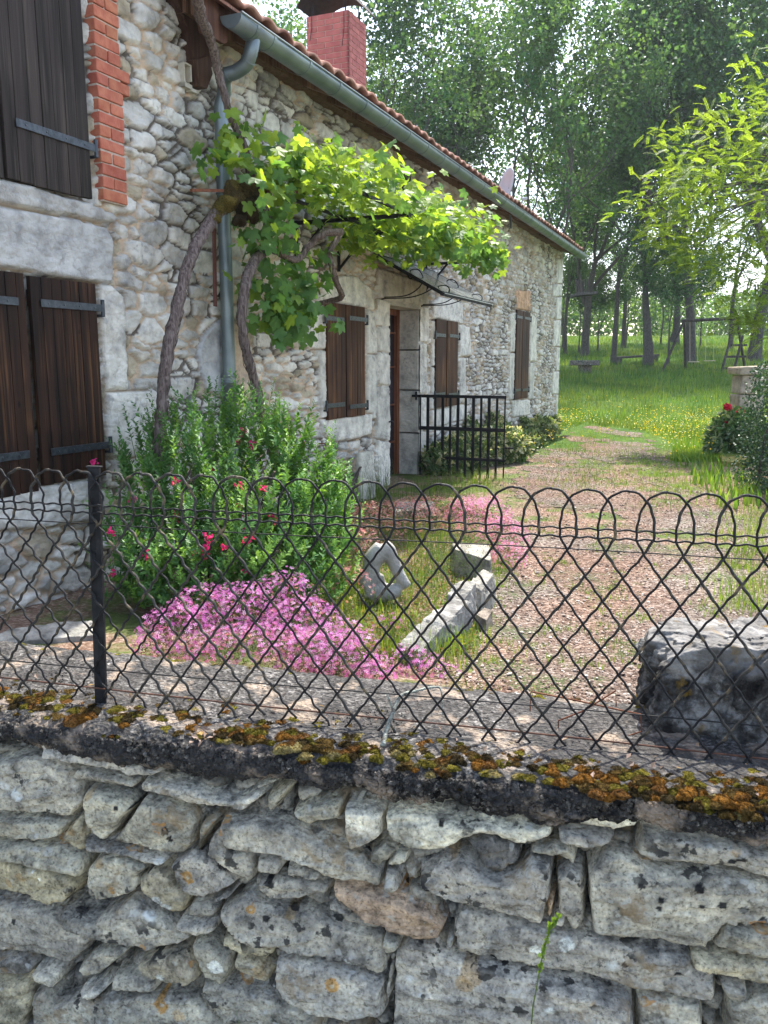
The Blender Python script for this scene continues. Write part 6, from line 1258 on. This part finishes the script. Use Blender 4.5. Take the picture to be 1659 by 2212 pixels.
# ================================================================== trees
def grow(seed, H, r0, fork, limbs=4, spread=.5, lean=(0, 0), leafn=22000, leaf=.14, crook=.16, low=.32, clump=.75):
    rg = np.random.default_rng(seed); T = MB(); tips = []
    def seg(p, d, L, r, lvl):
        n = max(4, int(L/.45)); P = [p]; dd = d.copy()
        for i in range(n):
            dd = dd+rg.normal(0, crook*(.6+.5*lvl)*.55, 3)+np.array([0, 0, .05+.05*(lvl > 0)]); dd /= np.linalg.norm(dd); P.append(P[-1]+dd*L/n)
        P = np.array(P); rr = r*np.linspace(1, .55 if lvl < 2 else .3, n+1); tube(T, P, rr, [12, 8, 6, 5, 4][min(lvl, 4)], cap=False, rough=.04)
        if lvl >= 2: 
            for q in P[1:]: tips.append((q, lvl))
        if lvl >= 4 or L < .7: return
        k = {0: limbs, 1: 5, 2: 5, 3: 3}[lvl]
        for j in range(k):
            f = 1 if j < (2 if lvl else 3) else rg.uniform(.35, .95); i = min(n, int(f*n)); q = P[i]; ax = P[i]-P[i-1]; ax /= np.linalg.norm(ax)
            a = rg.uniform(0, 2*pi)+j*2.4; side = np.cross(ax, [cos(a), sin(a), .1]); side /= np.linalg.norm(side); sp = spread*rg.uniform(.6, 1.3)*(1.2 if lvl else 1)
            nd = ax*cos(sp)+side*sin(sp); nd /= np.linalg.norm(nd); seg(q, nd, L*rg.uniform(.52, .80) if lvl else (H-fork)*rg.uniform(.42, .60), rr[i]*rg.uniform(.55, .78), lvl+1)
    base = np.array([0, 0, -.1]); d0 = np.array([lean[0], lean[1], 1.]); d0 /= np.linalg.norm(d0)
    fl = np.array([base, base+d0*.25, base+d0*.6]); tube(T, fl, [r0*1.5, r0*1.2, r0*1.03], 12, cap=False, rough=.05); seg(base+d0*.5, d0, fork-.5, r0, 0)
    tp_ = np.array([q for q, l in tips if q[2] > H*low]); kk = rg.integers(0, len(tp_), leafn)
    lw = MB(); P = tp_[kk]+rg.normal(0, clump*.42, (leafn, 3))*np.array([1, 1, .75]); dens = fbm3(P, .9, 3, seed % 13); P = P[dens > .08]; N = len(P)
    global rng; Tn = np.array([[0, 0, 0], [.5, .42, .15], [1, 0, -.1], [.5, -.42, .1]]); tone = .75+.5*np.clip(fbm3(P, .55, 2, 4)+.5, 0, 1.2)
    scatter(lw, Tn, LF4, P, frames(rdir(N, .5), rng.uniform(0, 6, N)), rng.uniform(.6, 1.2, N)*leaf*.9, (tone*rng.uniform(.75, 1.2, N))[:, None]*np.array([[1., 1, 1.]]))
    return T, lw
def tree_proto(name, seed, label, cat='tree', leafmat='oak', grp=None, **k):
    r = root(name, (0, 0, 0), label, cat, grp); T, L_ = grow(seed, **k); adopt(T.build('trunk', MAT['bark'], r, True), r); adopt(L_.build('crown', MAT[leafmat], r), r); return r
GRP = 'oak trees of the grove behind the house'
protoA = tree_proto('oak_tree', 31, 'x', grp=GRP, H=15, r0=.21, fork=4.6, limbs=5, leafn=24000, leaf=.20)
protoB = tree_proto('oak_tree', 38, 'x', grp=GRP, H=16.5, r0=.24, fork=3.6, limbs=4, spread=.42, leafn=22000, leaf=.21, crook=.2)
protoC = tree_proto('oak_tree', 45, 'x', grp=GRP, H=14, r0=.17, fork=6.0, limbs=4, spread=.6, leafn=24000, leaf=.20, crook=.13, low=.25)
protoS = tree_proto('young_tree', 52, 'x', grp='saplings under the grove', H=6.5, r0=.06, fork=2.2, limbs=4, spread=.5, leafn=9000, leaf=.15, crook=.2, low=.3, clump=.5)
used = set()
def place(proto, loc, rz, sc, label):
    if proto.name not in used: used.add(proto.name); proto.location = loc; proto.rotation_euler = (0, 0, rz); proto.scale = (sc,)*3; proto['label'] = label; return proto
    return copy_tree(proto, loc, rz, sc, label)
def gp_(px, Y): x = ray(px, 785)[0]*Y; return (x, Y, float(gz(x, Y)))
def base_of(px, py): p = gpt(px, py); return (p.x, p.y, float(gz(p.x, p.y)))
place(protoC, base_of(1325, 785), 1.0, .82, 'slim dark oak at the left end of the log bench')
place(protoB, base_of(1400, 790), 2.6, 1.0, 'grey-trunked oak beside the log bench, splitting low into two stems')
place(protoA, base_of(1490, 786), .4, 1.15, 'stout dark oak directly behind the left swing')
place(protoC, base_of(1220, 766), 3.0, .62, 'slender oak close to the corner of the house, nearest the stone table')
place(protoB, base_of(1630, 780), 4.6, 1.35, 'thickest forked oak at the right, beside the swing ladder')
place(protoS, base_of(1443, 792), 1.3, .9, 'thin crooked sapling between the bench and the swing frame')
place(protoS, base_of(1250, 762), 2.3, .75, 'low sapling behind the stone table')
lab = ['oak far left of the grove rising behind the red chimney', 'oak crown showing above the roof just right of the chimney', 'oak rising directly behind the satellite dish', 'tall oak right of the satellite dish above the roof end', 'oak in the second row above the corner of the house', 'back row oak seen past the left of the log bench', 'back row oak seen between bench and swing frame', 'back row oak seen left of the wooden ladder', 'back row oak at the right edge behind the thick forked trunk']
spots = [(735, 50), (830, 40), (1040, 40), (1140, 36), (1262, 46), (1345, 54), (1455, 58), (1575, 52), (1710, 44)]
pr_ = [protoA, protoB, protoC, protoB, protoA, protoC, protoB, protoC, protoB]
for k, ((px, Y), p) in enumerate(zip(spots, pr_)): place(p, gp_(px, Y), k*2.1+.5, 1.0+.15*sin(k*3.3)+(.15 if px < 1000 else 0), lab[k])
for k, (px, Y) in enumerate(((930, 54), (1190, 62))):
    place([protoA, protoC, protoB][k % 3], gp_(px, Y), k*1.7, 1.05, ['distant oak above the middle of the roof', 'distant oak past the house corner'][k])
for k, (px, Y, sc) in enumerate(((1215, 52, 1.1), (1290, 50, .8), (1350, 60, 1.0), (1425, 58, 1.0), (1510, 54, .9))):
    place(protoS, gp_(px, Y), k*1.3, sc, ['leafy young tree behind the house corner', 'leafy young tree left of the first bench trunk', 'leafy young tree behind the bench, far across the grass', 'leafy young tree right of the twin-stemmed oak', 'leafy young tree under the middle of the swing beam'][k])
# far wood closing the meadow: one mass
fw2 = MB(); N = 60000; x = rng.uniform(-10, 70, N); y = rng.uniform(74, 90, N); zt3 = 4.0+4.2*(1+.5*fbm(x*.12, y*.1, 3, 33)); z = 4.0+(zt3-4.0)*rng.random(N)**.8
m = fbm3(np.stack([x, y, z], 1), .5, 3, 5) > -.1; P = np.stack([x, y, z], 1)[m]; N = len(P)
scatter(fw2, np.array([[0, 0, 0], [.5, .35, .1], [1, 0, -.1], [.5, -.35, .1]]), LF4, P, frames(rdir(N, .5), rng.uniform(0, 6, N)), rng.uniform(.25, .5, N), (.9+.5*fbm3(P, .3, 2, 6))[:, None]*rng.uniform(.8, 1.4, (N, 1))*np.array([[1.3, 1.2, 1.0]]))
tag(fw2.build('far_wood', MAT['oak'], None), 'hazy belt of bushes and trees closing the far side of the meadow', 'woodland', kind='stuff')

# robinia reaching in from the right
rt = root('robinia_tree', (8.9, 15.5, .35), 'bright yellow-green robinia with feathery leaves reaching in from the right edge', 'tree')
tr = MB(); b0 = np.array([8.9, 15.5, .3]); tube(tr, spline([b0, b0+[-.1, 0, 1.5], b0+[-.4, -.1, 3.0], b0+[-.9, -.3, 4.6], b0+[-1.2, -.4, 6.5]], 6), lin(.20, .06, 25), 10, rough=.06)
fr_ = MB(); LFT = np.array([[0, 0, 0], [.5, .30, 0], [1, 0, 0], [.5, -.30, 0]])
def frond(p, d, L_):
    d = d/np.linalg.norm(d); n = 11; side = np.cross(d, np.array([0, 0, 1.])+rng.normal(0, .35, 3)); side /= np.linalg.norm(side)+1e-6; nr = np.cross(side, d)
    t_ = np.linspace(.15, 1, n); P = p+d*(t_*L_)[:, None]-np.array([0, 0, .25*L_])*(t_**2)[:, None]; out = []
    for sg in (-1, 1):
        X_ = side*sg*.9+d*.35; X_ /= np.linalg.norm(X_); out.append((P, np.tile(np.stack([X_, np.cross(nr, X_), nr], 1)[None], (n, 1, 1))))
    return out
cl_ = "1400,440,14,.5 1440,470,14.5,.55 1480,430,14,.6 1460,380,14.5,.45 1500,350,14.5,.5 1440,310,15,.3 1520,420,13.5,.6 1560,380,14,.7 1600,300,14.5,.6 1640,240,15,.5 1640,340,14,.7 1560,460,13.5,.7 1620,440,13,.8 1490,510,13.5,.45 1540,540,13,.6 1600,530,13,.7 1650,560,13,.7 1590,600,12.5,.5 1640,640,12.5,.5 1650,700,12.5,.35 1625,690,12.5,.2 1530,260,14.5,.3 1650,160,15,.4 1420,520,14,.25 1530,480,13,.5 1480,545,13.5,.25 1700,400,13,1. 1700,600,12.5,.8 1700,250,14,.8".split()
allf = []
for q in cl_:
    x, y, Y_, r = [float(v) for v in q.split(',')]; c = np.array(atY(x, y, Y_)); Q = spline([b0+[-.6, -.2, 3.6+(c[2]-3)*.25], (b0+[-.8, -.3, 4.2]+c)/2+[0, 0, .3], c], 6); tube(tr, Q, lin(.035, .008, len(Q)), 5, cap=False)
    for k in range(int(30+120*r*r)):
        p = c+rng.normal(0, .55*r, 3)*np.array([1, 1, .9]); d = rng.normal(0, .5, 3)+np.array([-.7, -.35, .1]); allf += frond(p, d, rng.uniform(.16, .28))
P = np.concatenate([a for a, b in allf]); Rm = np.concatenate([b for a, b in allf]); N = len(P); scatter(fr_, LFT, LF4, P, Rm, rng.uniform(.032, .044, N), rng.uniform(.7, 1.25, (N, 1))*np.array([[1, 1, 1.]]))
adopt(tr.build('trunk', MAT['bark'], rt, True), rt); adopt(fr_.build('crown', MAT['robinia'], rt), rt)

# ================================================================== things under the trees
def v5(x, y): return 1179.8+.2889*x, 589.9+.2889*y
tb = base_of(1266, 806); TY = tb[1]; tbl = root('stone_table', tb, 'rough round stone table on a single stubby foot under the trees', 'table')
c = atY(1264, 783, TY); w = 31/FPX*TY*1.02
rk = MB(); n = 18; 
V = [(c.x+w*cos(a)*(1+.06*sin(3*a)), TY+w*.8*sin(a)*(1+.08*cos(2*a)), c.z+dz) for dz in (-.12, .09) for a in np.arange(n)/n*2*pi]; rk.add(V, [np.arange(n)[None, ::-1], (np.arange(n)+n)[None], np.array([[i, (i+1) % n, n+(i+1) % n, n+i] for i in range(n)])], (.13, .12, .11)); adopt(rk.build('table_top', MAT['field'], tbl, bevel=.04), tbl)
rk = MB(); z0 = tb[2]-.05; box(rk, (c.x-.22, TY-.2, z0), (.45, 0, 0), (0, .4, 0), (0, 0, c.z-.11-z0), (.12, .11, .10), jit=.02); adopt(rk.build('foot', MAT['field'], tbl, bevel=.04), tbl)
bp = base_of(1336, 790); BY = bp[1]+.5; bn = root('log_bench', bp, 'long half-log bench between two oak trunks', 'bench'); mb = MB(); a = atY(1330, 773, BY); b2 = atY(1420, 767, BY+1.2); bar(mb, a, b2, .28, .10); adopt(mb.build('seat', MAT['bark'], bn, bevel=.02), bn)
for q in (a+(b2-a)*.06, a+(b2-a)*.94):
    mb = MB(); zq = float(gz(q.x, q.y)); tube(mb, [(q.x, q.y, zq-.1), (q.x, q.y, q.z-.04)], .17, 9, rough=.06); adopt(mb.build('leg', MAT['bark'], bn), bn)
SY = gpt(1455, 803).y+.4; sw = root('swing_set', base_of(1481, 797), 'old wooden A-frame swing set with two seats and a ladder end', 'swing set')
def sp5(x, y, dy=0): return atY(*v5(x, y), SY+dy)
mb = MB(); tube(mb, [sp5(1012, 358), sp5(1500, 335)], .065, 8); adopt(mb.build('crossbeam', MAT['oldwood'], sw), sw)
for (x0, y0), (x1, y1), dy in (((1030, 360), (865, 740), -.9), ((1032, 360), (1042, 720), .9), ((1418, 342), (1308, 745), -.9), ((1425, 342), (1482, 690), .9), ((1470, 470), (1405, 720), -.5)):
    mb = MB(); tube(mb, [sp5(x0, y0), atY(*v5(x1, y1), SY+dy)], .055, 7); adopt(mb.build('leg', MAT['oldwood'], sw), sw)
for y0, x0, x1 in ((540, 1362, 1500), (626, 1340, 1495), (712, 1318, 1490)):
    mb = MB(); bar(mb, sp5(x0, y0, -.3), sp5(x1, y0-2, -.1), .06, .09); adopt(mb.build('rung', MAT['oldwood'], sw), sw)
for xa, xb, yb in ((1075, 1132, 663), (1192, 1252, 655)):
    mb = MB(); bar(mb, sp5(xa-6, yb), sp5(xb+6, yb), .22, .035); s_ = adopt(mb.build('swing_seat', MAT['seat'], sw), sw)
    for x_ in (xa, xb): mb = MB(); tube(mb, [sp5(x_, 352), sp5(x_, yb)], .010, 5); r_ = mb.build('rope', MAT['seat']); r_.parent = s_
# little tree house platform
th = root('tree_house', tuple(atY(1258, 632, 31)), 'small dark wooden tree-house platform with a slatted rail, high beside the house corner', 'tree house'); mb = MB(); a = atY(1238, 638, 33); b2 = atY(1284, 634, 33); bar(mb, a, b2, 1.1, .10); adopt(mb.build('platform', MAT['bark'], th), th)
for x in range(1244, 1272, 5): mb = MB(); bar(mb, atY(x, 634, 32.5), atY(x+1, 603, 32.5), .05); adopt(mb.build('slat', MAT['oldwood'], th), th)
# ================================================================== air
hz = MB(); box(hz, (-130, -20, -1.2), (300, 0, 0), (0, 330, 0), (0, 0, 31))
t = bpy.data.materials.new('haze'); t.use_nodes = True; t.node_tree.nodes.clear()
o_ = t.node_tree.nodes.new('ShaderNodeOutputMaterial'); v_ = t.node_tree.nodes.new('ShaderNodeVolumePrincipled'); v_.inputs['Color'].default_value = (.80, .88, 1, 1); v_.inputs['Density'].default_value = .00045; v_.inputs['Anisotropy'].default_value = .3
t.node_tree.links.new(v_.outputs[0], o_.inputs[1]); tag(hz.build('haze', t), 'thin pale sunlit haze filling the air', 'haze', kind='stuff')
